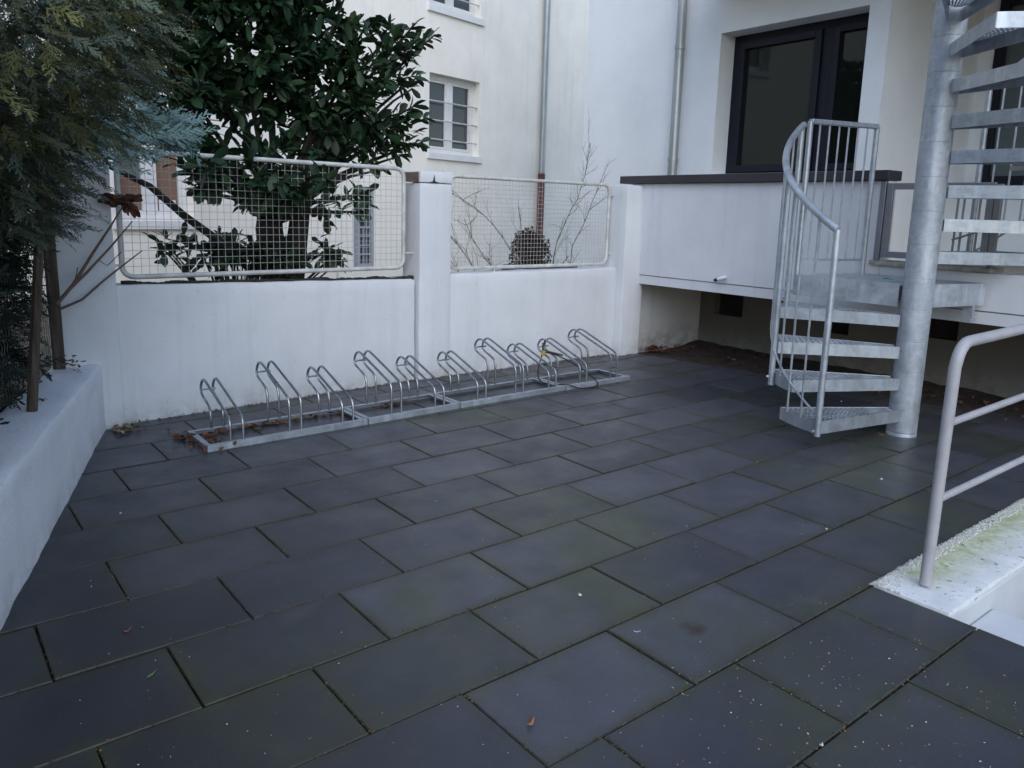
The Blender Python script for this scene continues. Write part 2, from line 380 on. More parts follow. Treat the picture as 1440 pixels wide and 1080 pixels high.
SH = {-6: -.088, -5: -.057, -4: -.02, -3: -.012, -2: .004, -1: .022, 0: .05, 1: .09, 2: .096, 3: -.074, 4: .02, 5: .05}
def clip(poly, a, b, c):   # keep a*x+b*y <= c
    out = []
    for i in range(len(poly)):
        p, q = poly[i], poly[(i+1) % len(poly)]; fp, fq = a*p[0]+b*p[1]-c, a*q[0]+b*q[1]-c
        if fp <= 0: out.append(p)
        if fp*fq < 0:
            k = fp/(fp-fq); out.append((p[0]+k*(q[0]-p[0]), p[1]+k*(q[1]-p[1])))
    return out
s = MB(); tints = []; uvs = []; TW, TD = .6, .3772
joints = []
for v in range(-9, 9):
    sh = SH.get(v, -.09 if v < -6 else .03); par = 0 if v % 2 == 0 else .5
    y1 = -v*TD; y0 = y1-TD
    for u in range(-6, 12):
        x0 = (u+par+sh)*TW; x1 = x0+TW; gp = .0032
        if x1 < -3.2 or x0 > 6.2 or y0 > 2.92: continue
        if y0 < -1.14 and x0 > 2.3: continue
        if y0 < -1.2 and x1 > 2.345: x1 = 2.345
        joints.append((x0, y0, x1, y1))
        z = random.gauss(0, .0011); tx, ty = random.gauss(0, .0012), random.gauss(0, .0016)
        def poly_at(ins, zz):
            p = [(x0+ins, y0+ins), (x1-ins, y0+ins), (x1-ins, y1-ins), (x0+ins, y1-ins)]
            p = clip(p, 3.19, .55, 3.19*(5.44+.0)+.55*2.2-ins)   # the paving ends along the soil under the balcony
            return p
        top, mid = poly_at(gp+.0035, 0), poly_at(gp, 0)
        if len(top) < 3 or len(top) != len(mid): continue
        n = len(top); cx, cy = (x0+x1)/2, (y0+y1)/2
        Zf = lambda p, d: z+tx*(p[0]-cx)*2+ty*(p[1]-cy)*2+d
        vs = [(p[0], p[1], Zf(p, 0)) for p in top]+[(p[0], p[1], Zf(p, -.0035)) for p in mid]+[(p[0], p[1], -.06) for p in mid]
        fs = [tuple(range(n))]+[(n+i, n+(i+1) % n, (i+1) % n, i) for i in range(n)]+[(2*n+i, 2*n+(i+1) % n, n+(i+1) % n, n+i) for i in range(n)]
        s.add(vs, fs)
        tn = random.random()*(.5 if x0+y0*.3 < .05 and y0 < 1.6 else 1)-(.5 if x0+y0*.3 < .05 and y0 < 1.6 else 0), min(1, max(0, random.gauss(.62, .3) + (.3 if y0 < .6 and x0 > .2 else -.1)))  # lower tint on the left slabs deepens the painted shade there
        tints += [(tn[0], tn[1], random.random(), 1)]*len(vs); uvs += [(v[0]-x0, v[1]-y0, x1-x0) for v in vs]
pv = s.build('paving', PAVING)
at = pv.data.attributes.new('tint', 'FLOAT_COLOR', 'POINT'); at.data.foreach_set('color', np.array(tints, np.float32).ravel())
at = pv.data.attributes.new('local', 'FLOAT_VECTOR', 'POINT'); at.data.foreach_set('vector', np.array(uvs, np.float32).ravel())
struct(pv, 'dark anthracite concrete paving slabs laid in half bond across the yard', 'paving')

# soil under the balcony
xs = np.linspace(5.1, 6.5, 29); ys = np.linspace(-3.2, 3.0, 125); V = []; Fc = []
for j, y in enumerate(ys):
    for i, x in enumerate(xs):
        h = -.012+.045*max(0, (x-5.75)/.6)+.03*mnoise.noise(Vector((x*3, y*3, 0)))*min(1, max(0, (x-5.5)*3))+.012*mnoise.noise(Vector((x*14, y*14, 2)))
        edge = (3.19*5.44+.55*2.2-.55*y)/3.19
        V.append((x, y, h if x > edge+.02 else -.025))
for j in range(len(ys)-1):
    for i in range(len(xs)-1):
        a = j*len(xs)+i; Fc.append((a, a+1, a+1+len(xs), a+len(xs)))
struct(np_mesh('soil', V, Fc, SOIL, smooth=True), 'brown bare soil in the hollow under the balcony', 'soil')
s = MB(); s.add([(-9, 2.99, .24), (6.4, 3.0, .24), (16, 14, .24), (-9, 14, .24)], [(0, 1, 2, 3)])
s.add([(-9, -6, .22), (-2.78, -6, .22), (.20, 2.84, .22), (.20, 2.99, .22), (-9, 2.99, .22)], [(0, 1, 2, 3, 4)])
struct(s.build('garden_ground', GARDEN), 'brown garden ground behind the white walls', 'ground')

# kerb slab beside the cellar stairwell
s = MB()
rough_block('kerb', 2.343, 5.6, -1.415, -1.137, -.02, .009, SLAB, None, step=.05, amp=.004, bev=.008)
struct(bpy.data.objects['kerb'], 'white concrete kerb with green algae beside the cellar stairwell', 'kerb')
s = MB(); s.box(2.352, 2.79, -3.6, -1.4105, -.4, -.11)
s.box(2.79, 3.08, -3.6, -1.4105, -.4, -.27)
s.box(2.349, 5.6, -1.410, -1.15, -.44, -.022)
struct(s.build('cellar_steps', STAIRW, bevel=.01), 'white concrete steps going down into the cellar stairwell', 'steps')
vs, fs = [], []
for k in range(4200):
    x = random.uniform(2.34, 4.6); wd = .03+.025*mnoise.noise(Vector((x*4, 0, 0)))+.02
    y = -1.128-wd*random.random()**1.2+random.gauss(0, .004); hmax = .009
    if x < 2.60 and random.random() < .35: y = -1.13-random.random()*.12*(1-(x-2.33)/.27)
    r = random.uniform(.0022, .0062); a = random.random()*6.3
    z = hmax+r*.25 if y < -1.139 else .003+(.008*max(0, 1-(y+1.139)/.016))*random.random()
    o = len(vs); e1 = random.uniform(.7, 1.1)
    q = [(math.cos(a+i*1.257), math.sin(a+i*1.257)) for i in range(5)]
    vs += [(x+c*r*random.uniform(.75, 1.1), y+d*r*e1, z-r*.4) for c, d in q]+[(x+c*r*.6, y+d*r*.6*e1, z+r*.45) for c, d in q]
    for i in range(5):
        n_ = (i+1) % 5; fs += [(o+i, o+n_, o+5+n_), (o+i, o+5+n_, o+5+i)]
    fs += [(o+5, o+6, o+7), (o+5, o+7, o+8), (o+5, o+8, o+9)]
tag(np_mesh('crumbled_plaster', vs, fs, CRUMB), 'white crumbled plaster grains along the edge of the kerb', 'rubble', kind='stuff')

# ------------------------------------------------------------------ boundary wall
bw = thing('boundary_wall', 'white rendered garden wall with tall piers behind the bicycle racks', 'wall', (2.9, 2.95, 0))
def sk(p):   # the left stretch runs slightly askew
    k = min(1, max(0, (2.79-p.x)/2.29)); return (p.x, p.y-.15*k, p.z+(.05*k if p.z > .5 else 0))
rough_block('wall_panel', .50, 2.765, 2.905, 3.10, -.2, .835, WHITE, bw, step=.07, amp=.005, bev=.022, skew=sk)
rough_block('wall_panel', 3.09, 5.10, 2.885, 3.10, -.2, .866, WHITE, bw, step=.07, amp=.005, bev=.02)
rough_block('pier', 2.785, 3.092, 2.876, 3.14, -.2, 1.60, WHITE, bw, step=.08, amp=.003, bev=.012)
rough_block('pier_cap', 2.782, 3.096, 2.872, 3.145, 1.604, 1.695, WHITE, bw, step=.05, amp=.006, bev=.012)
rough_block('pier', 5.075, 5.355, 2.775, 3.05, -.2, 1.672, WHITE, bw, step=.08, amp=.004, bev=.014)
rough_block('pier', .168, .505, 2.70, 3.02, -.2, 2.2, WHITE, bw, step=.08, amp=.004, bev=.02)
s = MB(); s.box(2.776, 2.781, 2.89, 3.13, 1.606, 1.685); s.build('bare_mortar', simple('bare_mortar_mat', (.16, .12, .09), .95, var=.4, scale=20), bw)
s = MB()   # broken chip under the cap
s.add([(2.86, 2.868, 1.606), (2.90, 2.868, 1.616), (2.915, 2.868, 1.672), (2.922, 2.868, 1.616), (2.97, 2.868, 1.606), (3.05, 2.868, 1.604)],
      [(0, 5, 4, 3, 2, 1)])
s.build('crack', simple('crack_dark', (.03, .027, .025), .95), bw)
s = MB()
px_ = [.56+i*.03 for i in range(75)]
for x, x2 in zip(px_, px_[1:]):
    y = 2.93-.15*(2.79-x)/2.29; zt = .838+.05*(2.79-x)/2.29
    s.box(x, x2+.006*random.random()-.004, y+.015+.01*random.random(), y+.07, zt-.02, zt+.008+.02*mnoise.noise(Vector((x*6, 0, 0)))+.006*random.random())
lit = s.build('dirt_line', JOINT, bw)

# fence panels on the wall
def rounded(x0, x1, z0, z1, r, T, n=5):
    P = []
    for cx, cz, a0 in ((x1-r, z0+r, -90), (x1-r, z1-r, 0), (x0+r, z1-r, 90), (x0+r, z0+r, 180)):
        for i in range(n+1):
            a = rad(a0+90*i/n); P.append(T(cx+r*math.cos(a), cz+r*math.sin(a)))
    return P+[P[0], P[1]]
def fence_panel(name, label, x0, x1, z0, z1, yL, yR, cell, r, brk):
    yf = lambda x: yL+(yR-yL)*(x-x0)/(x1-x0)
    T = lambda x, z: (x, yf(x), z)
    t = thing(name, label, 'fence', T((x0+x1)/2, z0), 'mesh fence panels on the garden wall')
    MB().tube(rounded(x0, x1, z0, z1, .07, T), r, 10, caps=False).build('frame', WIRE, t)
    s = MB(); n = round((x1-x0-2*r)/cell)
    for i in range(1, n):
        x = x0+r+(x1-x0-2*r)*i/n; w = .0035*math.sin(i*1.7)
        s.tube([T(x, z0+r*.5), T(x+w, (z0+z1)/2), T(x, z1-r*.5)], .0016, 4, caps=False)
    m = round((z1-z0-2*r)/cell)
    for i in range(1, m):
        z = z0+r+(z1-z0-2*r)*i/m
        s.tube([(x0+r*.5, yf(x0)-.004, z), ((x0+x1)/2, yf((x0+x1)/2)-.004, z+.002*math.sin(i)), (x1-r*.5, yf(x1)-.004, z)], .0016, 4, caps=False)
    s.build('wire_mesh', WIREM, t)
    for (a, b) in brk:
        s = MB(); s.tube([a, b], .008, 8); s.build('bracket', WIRE, t)
    return t
fence_panel('fence_panel', 'longer white wire mesh fence panel half hidden by the laurel shrub', .575, 2.70, .925, 1.705, 2.86, 2.985, .050, .017,
    [((2.70, 2.985, 1.60), (2.80, 2.985, 1.60)), ((2.70, 2.985, 1.04), (2.80, 2.985, 1.04)), ((.49, 2.86, 1.0), (.575, 2.86, 1.0)),
     ((1.36, 2.91, .85), (1.36, 2.91, .925)), ((2.1, 2.95, .83), (2.1, 2.95, .925))])
fence_panel('fence_panel', 'shorter white wire mesh fence panel in front of the bare twiggy shrubs', 3.13, 5.02, .905, 1.672, 2.97, 2.97, .039, .016,
    [((5.02, 2.97, 1.57), (5.085, 2.97, 1.57)), ((5.02, 2.97, 1.0), (5.085, 2.97, 1.0)), ((3.085, 2.97, 1.5), (3.13, 2.97, 1.5)), ((3.62, 2.97, .85), (3.62, 2.97, .905))])

# low wall at the left
lw = thing('low_wall', 'low white retaining wall running along the left edge of the yard', 'wall', (-.1, 1.2, 0))
dv = Vector((.337, 1.0)).normalized(); nv = Vector((-dv.y, dv.x)); p0 = Vector((-.384, .399))
def skl(p):  # x along the wall, y across it
    q = p0+dv*p.x+nv*p.y; return (q.x, q.y, p.z+.012*math.sin(p.x*2.1))
rough_block('wall_body', -4.2, 2.48, .0, .26, -.2, .432, WHITE_LOW, lw, step=.045, amp=.007, bev=.02, skew=skl, freq=6)
wf = thing('wire_fence', 'sagging chain link fence on old wooden posts above the low wall', 'fence', (-.1, 1.6, .43))
def LW(a, b, z): q = p0+dv*a+nv*b; return (q.x, q.y, z)
s = MB(); na = 74
for i in range(na):
    a = -1.5+i*.054; pts = []
    for k in range(30):
        z = .43+k*.03; jx = mnoise.noise(Vector((a*2, z*3, 1)))*.03
        pts.append(LW(a+(.027 if k % 2 else 0)+jx, .275+.02*mnoise.noise(Vector((a, z, 5))), z))
    s.tube(pts, .0019, 3, caps=False)
s.build('chain_link', CHAIN, wf)
MB().tube([(-.118, 1.585, .40), (-.075, 1.60, .8), (-.002, 1.63, 1.45)], [.024, .022, .020], 7, smooth=False).build('post', WOOD, wf, label='thin grey wooden post leaning to the right')
s = MB(); s.obox((.158, 2.64, .36), (.150, 2.66, 1.72), .066, .06, up=(1, 0, 0)); s.build('post', WOOD, wf, bevel=.006, label='thick square brown wooden post in the corner')
exec_after = []

# ------------------------------------------------------------------ bicycle racks
def hoop_profile(H):
    k = H-.335
    return [(0, .03), (0, .09+k*.5), (.0, .128+k), (.008, .156+k), (.03, .178+k), (.10, .203+k), (.22, .243+k), (.36, .290+k), (.43, .313+k), (.462, .316+k), (.492, .305+k),
            (.518, .278+k), (.528, .248+k), (.520, .222+k), (.495, .204+k), (.42, .180+k), (.378, .163+k), (.357, .142+k), (.348, .115+k), (.347, .08), (.347, .03)]
def smooth_poly(p, it=1):
    for _ in range(it):
        q = [p[0]]
        for a, b in zip(p, p[1:]): q += [tuple(.75*x+.25*y for x, y in zip(a, b)), tuple(.25*x+.75*y for x, y in zip(a, b))]
        p = q+[p[-1]]
    return p
def hoop_mesh(H, r=.0082):
    s = MB(); pr = smooth_poly(hoop_profile(H))
    for dx in (0, .075):
        s.tube([(dx, y, z) for y, z in pr], r, 8)
    k = H-.335
    s.tube([(0, .475, .250+k), (.075, .475, .250+k)], .006, 8); s.tube([(0, .475, .250+k), (0, .522, .235+k)], .005, 6); s.tube([(.075, .475, .250+k), (.075, .522, .235+k)], .005, 6)
    if k > .05: s.obox((0, 0, .125), (.075, 0, .125), .004, .016)
    return s
proto = {}
def rack(label, x0, x1, hs, yA, yB, first=False):
    yf = lambda x: yA+(yB-yA)*(x-x0)/(x1-x0)
    t = thing('bicycle_rack', label, 'bicycle rack', (x0, yA, 0), 'galvanised bicycle rack units bolted in a row')
    s = MB(); g0, g1 = x0+.004, x1-.004
    # front angle rail (vertical leg outside), back flat rail, end angle bars
    s.obox((g0, yA-.018, .018), (g1, yB-.018, .018), .004, .036); s.obox((g0, yA-.001, .034), (g1, yB-.001, .034), .030, .004)
    s.obox((g0, yA+.350, .030), (g1, yB+.350, .030), .030, .004); s.obox((g0, yA+.363, .016), (g1, yB+.363, .016), .004, .024)
    for x in (g0, g1):
        y = yf(x); sg = 1 if x == g0 else -1
        s.obox((x+sg*.002, y-.014, .015), (x+sg*.002, y+.360, .015), .004, .030)
        s.obox((x+sg*.018, y+.016, .028), (x+sg*.018, y+.334, .028), .028, .004)
    s.build('base_frame', GALV, t)
    for x, H in hs:
        if H not in proto:
            o = hoop_mesh(H).build('hoop', GALVR, None); proto[H] = o
        else:
            o = proto[H].copy(); COL.objects.link(o)
        o.parent = t; o.location = (x-x0, yf(x)-yA, 0)
    return t
LO, HI = .335, .407
rack('three hoop bicycle rack unit at the left end, with dead leaves in its corner', .76, 1.80, [(.904, LO), (1.268, HI), (1.626, LO)], 1.925, 1.945)
rack('two hoop bicycle rack unit standing in front of the wall pier', 1.803, 2.55, [(1.99, HI), (2.344, LO)], 1.945, 1.965)
rack('three hoop bicycle rack unit between the pier and the black cable lock', 2.553, 3.585, [(2.718, LO), (3.077, HI), (3.417, LO)], 1.965, 1.975)
rack('two hoop bicycle rack unit at the right end, holding the black cable lock', 3.588, 4.33, [(3.748, .352), (4.098, HI)], 1.97, 1.96)

cl = thing('cable_lock', 'black cable lock with yellow tag hung on a rack hoop', 'bicycle lock', (3.75, 2.3, 0))
s = MB()
s.tube(smooth_poly([(3.745, 2.40, .33), (3.74, 2.425, .27), (3.72, 2.40, .215), (3.62, 2.33, .13), (3.55, 2.26, .04), (3.56, 2.16, .012), (3.62, 1.95, .045), (3.68, 1.90, .010), (3.84, 1.88, .010), (3.93, 1.93, .012), (3.925, 1.96, .045), (3.93, 2.10, .10), (3.88, 2.28, .17), (3.80, 2.36, .212), (3.745, 2.40, .22)], 2), .0055, 7)
s.tube(smooth_poly([(3.74, 2.42, .30), (3.725, 2.405, .24), (3.78, 2.36, .225), (3.86, 2.30, .20)], 2), .0085, 7)
s.build('cable', BLACK, cl)
s = MB(); s.obox((3.712, 2.385, .198), (3.724, 2.385, .240), .030, .022, up=(0, 1, 0)); s.build('tag', YELLOW, cl, bevel=.004)

# ------------------------------------------------------------------ main building
mb = thing('main_building', 'white rendered apartment building with dark framed windows and a balcony', 'building', (6.4, 1, 0))
TM = lambda u, z, d: (6.4+d, u, z)
s = MB(); wall_grid(s, TM, -9, 4.80, .80, 7, [(1.262, 2.82, 1.84, 3.262, .32), (-3.2, 1.07, .80, 3.75, .001)], .3)
s.add([(6.4, 2.9, -.3), (6.4, 4.8, -.3), (6.4, 4.8, .8), (6.4, 2.9, .8)], [(0, 1, 2, 3)])
f_ = MB(); wall_grid(f_, TM, -9, 2.9, -.3, .80, [(2.30, 2.66, .36, .585, .18), (1.15, 1.40, .335, .5, .18), (.215, .49, .42, .6, .18), (-1.4, -1.0, .4, .6, .18)], .3)
s.add([(6.4, 4.8, -.3), (11.9, 4.8, -.3), (11.9, 4.8, 7), (6.4, 4.8, 7)], [(0, 1, 2, 3)])
s.build('facade', WHITE_R, mb); f_.build('foundation_wall', FOUND, mb)
s = MB()   # loggia recess
s.box(6.41, 8.5, 1.07, 1.25, .8, 3.75)
wall_grid(s, lambda u, z, d: (8.3+d, u, z), -3.2, 1.068, .8, 3.75, [(-1.4, .93, 1.78, 3.6, .1)], .1)
s.box(6.41, 8.5, -3.4, -3.2, .8, 3.75); s.add([(6.4, -3.2, 3.74), (8.3, -3.2, 3.74), (8.3, 1.07, 3.74), (6.4, 1.07, 3.74)], [(0, 1, 2, 3)])
s.build('loggia', WHITE_R, mb)
# big dark window
w = frame_ring(MB(), TM, 1.17, 2.82, 1.79, 3.265, .075, .24, .32)
Tbox(w, TM, 1.70, 1.82, 1.865, 3.19, .245, .315)
win = w.build('window', ANTHR, mb, bevel=.004)
w = MB(); frame_ring(w, TM, 1.822, 2.743, 1.867, 3.188, .07, .215, .30); frame_ring(w, TM, 1.247, 1.698, 1.867, 3.188, .06, .215, .30)
w.build('sash', ANTHR, win, bevel=.004)
w = MB(); Tbox(w, TM, 1.88, 2.69, 1.92, 3.14, .262, .274); Tbox(w, TM, 1.30, 1.65, 1.92, 3.14, .262, .274); w.build('pane', GLASS, win)
w = frame_ring(MB(), lambda u, z, d: (8.3+d, u, z), -1.4, .93, 1.78, 3.6, .09, -.02, .06)
Tbox(w, lambda u, z, d: (8.3+d, u, z), -.25, -.15, 1.87, 3.51, -.018, .058)
win2 = w.build('window', ANTHR, mb, bevel=.004)
w = MB(); w.box(8.34, 8.35, -.15, .84, 1.87, 3.51); w.box(8.34, 8.35, -1.31, -.25, 1.87, 3.51); w.build('pane', GLASSG, win2)
w = MB(); w.box(8.18, 8.278, -1.45, 1.06, 1.735, 1.778); w.build('window_sill', COPING, win2)
for (a, b, c, d) in ((2.30, 2.66, .36, .585), (1.15, 1.40, .335, .5), (.215, .49, .42, .6), (-1.4, -1.0, .4, .6)):
    w = frame_ring(MB(), TM, a, b, c, d, .03, .10, .15); o = w.build('basement_window', BARK, mb)
    w = MB(); Tbox(w, TM, a+.03, b-.03, c+.03, d-.03, .12, .125); w.build('pane', DARKROOM, o)
# balcony
s = MB(); s.box(5.332, 6.398, -3.2, 2.93, .718, .90); s.build('balcony_slab', SLABU, mb)
s = MB(); s.box(5.30, 5.43, .395, 2.93, .806, 1.692); s.box(5.30, 5.43, -3.2, .393, .806, 1.066)
s.build('balcony_wall', WHITE_BAL, mb, bevel=.004)
s = MB(); s.box(5.308, 5.331, -3.2, 2.93, .716, .800); s.build('slab_edge', WHITE_BAL, mb)
s = MB(); s.box(5.255, 5.47, .385, 3.06, 1.695, 1.768); s.build('balcony_coping', COPING, mb, bevel=.004)
s = MB(); s.box(5.43, 8.3, -3.2, 1.06, .902, 1.0); s.build('balcony_floor', OLDCONC, mb)
s = MB(); rough_block('threshold', 5.262, 5.50, -.37, .465, 1.070, 1.102, OLDCONC, mb, step=.05, amp=.004, bev=.005)
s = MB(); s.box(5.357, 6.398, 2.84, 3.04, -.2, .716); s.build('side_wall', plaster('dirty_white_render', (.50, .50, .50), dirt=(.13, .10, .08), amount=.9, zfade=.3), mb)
s = MB(); s.box(5.3, 6.398, -3.2, 2.75, 3.74, 3.92); s.build('upper_balcony_slab', SOFFIT, mb)
# roof
s = MB(); s.box(6.2, 12, -9, 5.0, 7.0, 7.2); s.build('roof', COPING, mb)
def downpipe(mat, segs, r, parent, clips, cname='pipe_clip', name='downpipe'):
    s = MB(); s.tube(segs, r, 14); dp = s.build(name, mat, parent)
    for c in clips:
        MB().tube([(c[0], c[1], c[2]-.02), (c[0], c[1], c[2]+.02)], r+.007, 14).build(cname, mat, dp)
    return dp
downpipe(ZINC, [(6.325, 3.29, 1.2), (6.325, 3.29, 7)], .05, mb, [(6.325, 3.29, 3.18), (6.325, 3.29, 2.0), (6.325, 3.29, 5.0)])
sp = thing('security_camera', 'small white camera with a black lens under the balcony wall', 'camera', (5.29, 1.82, .84))
s = MB(); s.tube([(5.25, 1.80, .843), (5.255, 1.74, .862), (5.26, 1.715, .868)], [.017, .020, .014], 12); s.tube([(5.256, 1.77, .85), (5.31, 1.77, .87)], .008, 8); s.build('housing', CAMW, sp)
s = MB(); s.tube([(5.248, 1.835, .832), (5.25, 1.800, .842)], [.014, .017], 12); s.build('lens', BLACK, sp)

# gate in the balcony opening
gt = thing('balcony_gate', 'grey steel gate and railing across the balcony opening behind the stair pole', 'gate', (5.30, .05, 1.1))
for q in ((.400, .440, 1.690), (-.37, -.33, 1.66)):
    MB().box(5.27, 5.31, q[0], q[1], 1.105, q[2]).build('post', GREYGATE, gt, bevel=.003)
TG = lambda u, z, d: (5.275+d, u, z)
s = frame_ring(MB(), TG, -.325, .392, 1.13, 1.672, .045, 0, .03); s.build('gate_frame', GREYGATE, gt, bevel=.003)
for u in (.16, .02, -.10, -.14, -.24):
    MB().tube([(5.29, u, 1.175), (5.29, u, 1.628)], .008, 8).build('bar', GREYGATE, gt)
MB().tube([(5.262, -.10, 1.28), (5.262, -.30, 1.36)], .007, 8).build('handle', GREYGATE, gt)
for u in (-.55, -.75, -.95):
    MB().tube([(5.36, u, 1.066), (5.36, u, 1.75)], .009, 8).build('bar', GREYGATE, gt)
s = MB(); s.box(5.34, 5.38, -3.0, -.37, 1.75, 1.78); s.build('top_rail', GREYGATE, gt)

# ------------------------------------------------------------------ spiral stair
PX, PY = 4.64, -.185
st = thing('spiral_staircase', 'galvanised steel spiral staircase with grating treads up to the balcony', 'staircase', (PX, PY, 0))
def pol(r, a, z): return (PX+r*math.cos(rad(a)), PY+r*math.sin(rad(a)), z)
s = MB(); s.lathe([(.0925, 0), (.0925, .0235), (.0915, .025)], (PX, PY, 0), 32); z0 = .0265
zj = [.226, .43, .633, .842, 1.04, 1.256, 1.465, 1.674, 1.885, 2.095, 2.30, 2.51, 2.72, 2.93, 3.14, 3.35, 3.56, 3.77, 3.98, 4.2, 4.6]
for q in zj:
    s.lathe([(.0905, z0+.0012), (.0915, z0+.003)], (PX, PY, 0), 32); s.lathe([(.0915, z0+.003), (.0915, q-.003)], (PX, PY, 0), 32); s.lathe([(.0915, q-.003), (.0905, q-.0012)], (PX, PY, 0), 32)
    s.lathe([(.089, q-.003), (.089, q+.003)], (PX, PY, 0), 32); z0 = q
s.build('centre_pole', GALVD, st)
def tread_mesh(span=25., H=.078):
    s = MB(); R = .85; a0, a1 = 0, -span
    c = lambda r, a: Vector((r*math.cos(rad(a)), r*math.sin(rad(a)), 0))
    # tread outline: narrow at the pole, wide at the rim
    i0, i1 = Vector((.088, .035, 0)), Vector((.088, -.05, 0))
    o0, o1 = c(R, a0), c(R, a1)
    arc = [c(R, a0+(a1-a0)*k/6) for k in range(7)]
    up = Vector((0, 0, 1)); zt = 0
    for a, b in ((i0, o0), (i1, o1)):
        s.obox(a+Vector((0, 0, -H/2)), b+Vector((0, 0, -H/2)), .005, H)
    for p, q in zip(arc, arc[1:]): s.obox(p+Vector((0, 0, -H/2)), q+Vector((0, 0, -H/2)), .005, H)
    # open grating: bearing bars along the tread, fillers across
    L = lambda t, f: (i0+(o0-i0)*t)*(1-f)+(i1+(o1-i1)*t)*f
    for t in np.linspace(.05, .975, 21):
        s.obox(L(t, .01)+Vector((0, 0, -.0055)), L(t, .99)+Vector((0, 0, -.0055)), .0105, .004)
    for f in np.linspace(.06, .94, 8):
        s.obox(L(.03+.25*(abs(f-.5)*.6), f)+Vector((0, 0, -.0062)), L(.985, f)+Vector((0, 0, -.0062)), .0085, .0045)
    return s
TREADS = [(172, .185), (155, .39), (138, .595), (120, .80)] + [(-8-18.3*k, 1.213+.2075*k) for k in range(9)]
tr0 = None
for a, z in TREADS:
    if tr0 is None:
        s = tread_mesh(); o = tr0 = s.build('tread', GALV, None)
    else:
        o = tr0.copy(); COL.objects.link(o)
    o.parent = st; o.location = (0, 0, z); o.rotation_euler = (0, 0, rad(a))
A = (4.60, .665); B = (5.262, .50); D = (5.262, -.35)
land = [(4.585, -.09), A, B, D, (4.735, -.225)]
s = MB()
for p, q in zip(land, land[1:]): s.obox((*p, .925), (*q, .925), .006, .15)
s.prism([(4.60, -.09), (A[0]+.004, A[1]-.006), (B[0]-.004, B[1]-.004), (D[0]-.004, D[1]+.006), (4.735, -.215)], .984, .997)
s.box(5.15, 5.19, -.33, -.27, .76, .85); s.box(5.13, 5.24, -.33, -.27, .735, .76); s.box(4.9, 4.94, -.15, .5, .86, .92)
s.build('landing', GALVD, st)
s = MB(); gx, gy = 4.92, .149
s.tube([(gx-.02, gy+.02, .999), (gx+.015, gy+.035, 1.0), (gx+.03, gy+.01, .999), (gx-.0, gy-.015, 1.0), (gx-.03, gy-.03, 1.0), (gx+.0, gy-.045, 1.0)], .004, 5)
s.build('paint_mark', GREENMARK, st)
hz = lambda a: 1.346+(172-a)*(2.045-1.346)/(172-95)
for a, zb in ((172.5, .10), (137, .30), (96, .77)):
    s = MB(); s.tube([pol(.872, a, zb), pol(.872, a, hz(a))], .0195, 12)
    if a < 170: s.tube([pol(.872, a, zb+.055), pol(.905, a, zb+.055)], .008, 6)
    s.build('post', GALV, st)
MB().tube([pol(.872, 172.5-k*1.5, hz(172.5-k*1.5)) for k in range(53)], .0225, 12).build('handrail', GALV, st)
MB().tube([pol(.872, 172.5-k*1.5, max(.23, hz(172.5-k*1.5)-1.12)) for k in range(53)], .0075, 8).build('lower_rod', GALV, st)
for a in (163.5, 155, 146.5, 128.5, 120, 112, 104):
    tz = [z for (q, z) in TREADS[:4] if q-25 <= a <= q]; zb = min([hz(a)-1.12]+tz) if a > 125 else hz(a)-1.12
    MB().tube([pol(.872, a, zb), pol(.872, a, hz(a))], .0068, 8).build('baluster', GALV, st)
# landing rail
p4, p5 = (4.615, .66), (5.20, .478); zt = 2.075
for p, zb in ((p4, .86), (p5, .90)):
    MB().tube([(*p, zb), (*p, zt)], .0195, 12).build('post', GALV, st)
s = MB(); s.obox((*p4, zt), (*p5, zt), .042, .034); s.build('landing_rail', GALV, st, bevel=.006)
s = MB(); s.obox((*p4, 1.105), (*p5, 1.105), .012, .016); s.build('lower_rail', GALV, st)
for k in range(1, 7):
    f = k/7; x, y = p4[0]+(p5[0]-p4[0])*f, p4[1]+(p5[1]-p4[1])*f
    MB().tube([(x, y, 1.10), (x, y, zt)], .0066, 8).build('baluster', GALV, st)
# upper flight rail on the far side
uz = lambda a: 1.213+.2075*(-8-a)/18.3
for a in (4, -33, -70, -107, -148):
    zb = 1.0 if a > 0 else uz(a)-.26
    MB().tube([pol(.872, a, zb), pol(.872, a, uz(a)+1.25)], .0195, 12).build('post', GALV, st)
MB().tube([pol(.872, 4-k*2, uz(4-k*2)+1.25) for k in range(80)], .0225, 12).build('handrail', GALV, st)
MB().tube([pol(.872, 2-k*2, uz(2-k*2)+.1) for k in range(79)], .0075, 8).build('lower_rod', GALV, st)
for k in range(22):
    a = -2-k*7
    if min(abs(a-q) for q in (4, -33, -70, -107, -148)) < 2.5: continue
    MB().tube([pol(.872, a, uz(a)+.1), pol(.872, a, uz(a)+1.25)], .0068, 8).build('baluster', GALV, st)
for a, z in ((172.5, .13), (-148, uz(-148)-.2)):
    MB().tube([pol(.885, a-1, z), pol(.905, a-1, z)], .009, 6).build('bolt', GALVD, st)

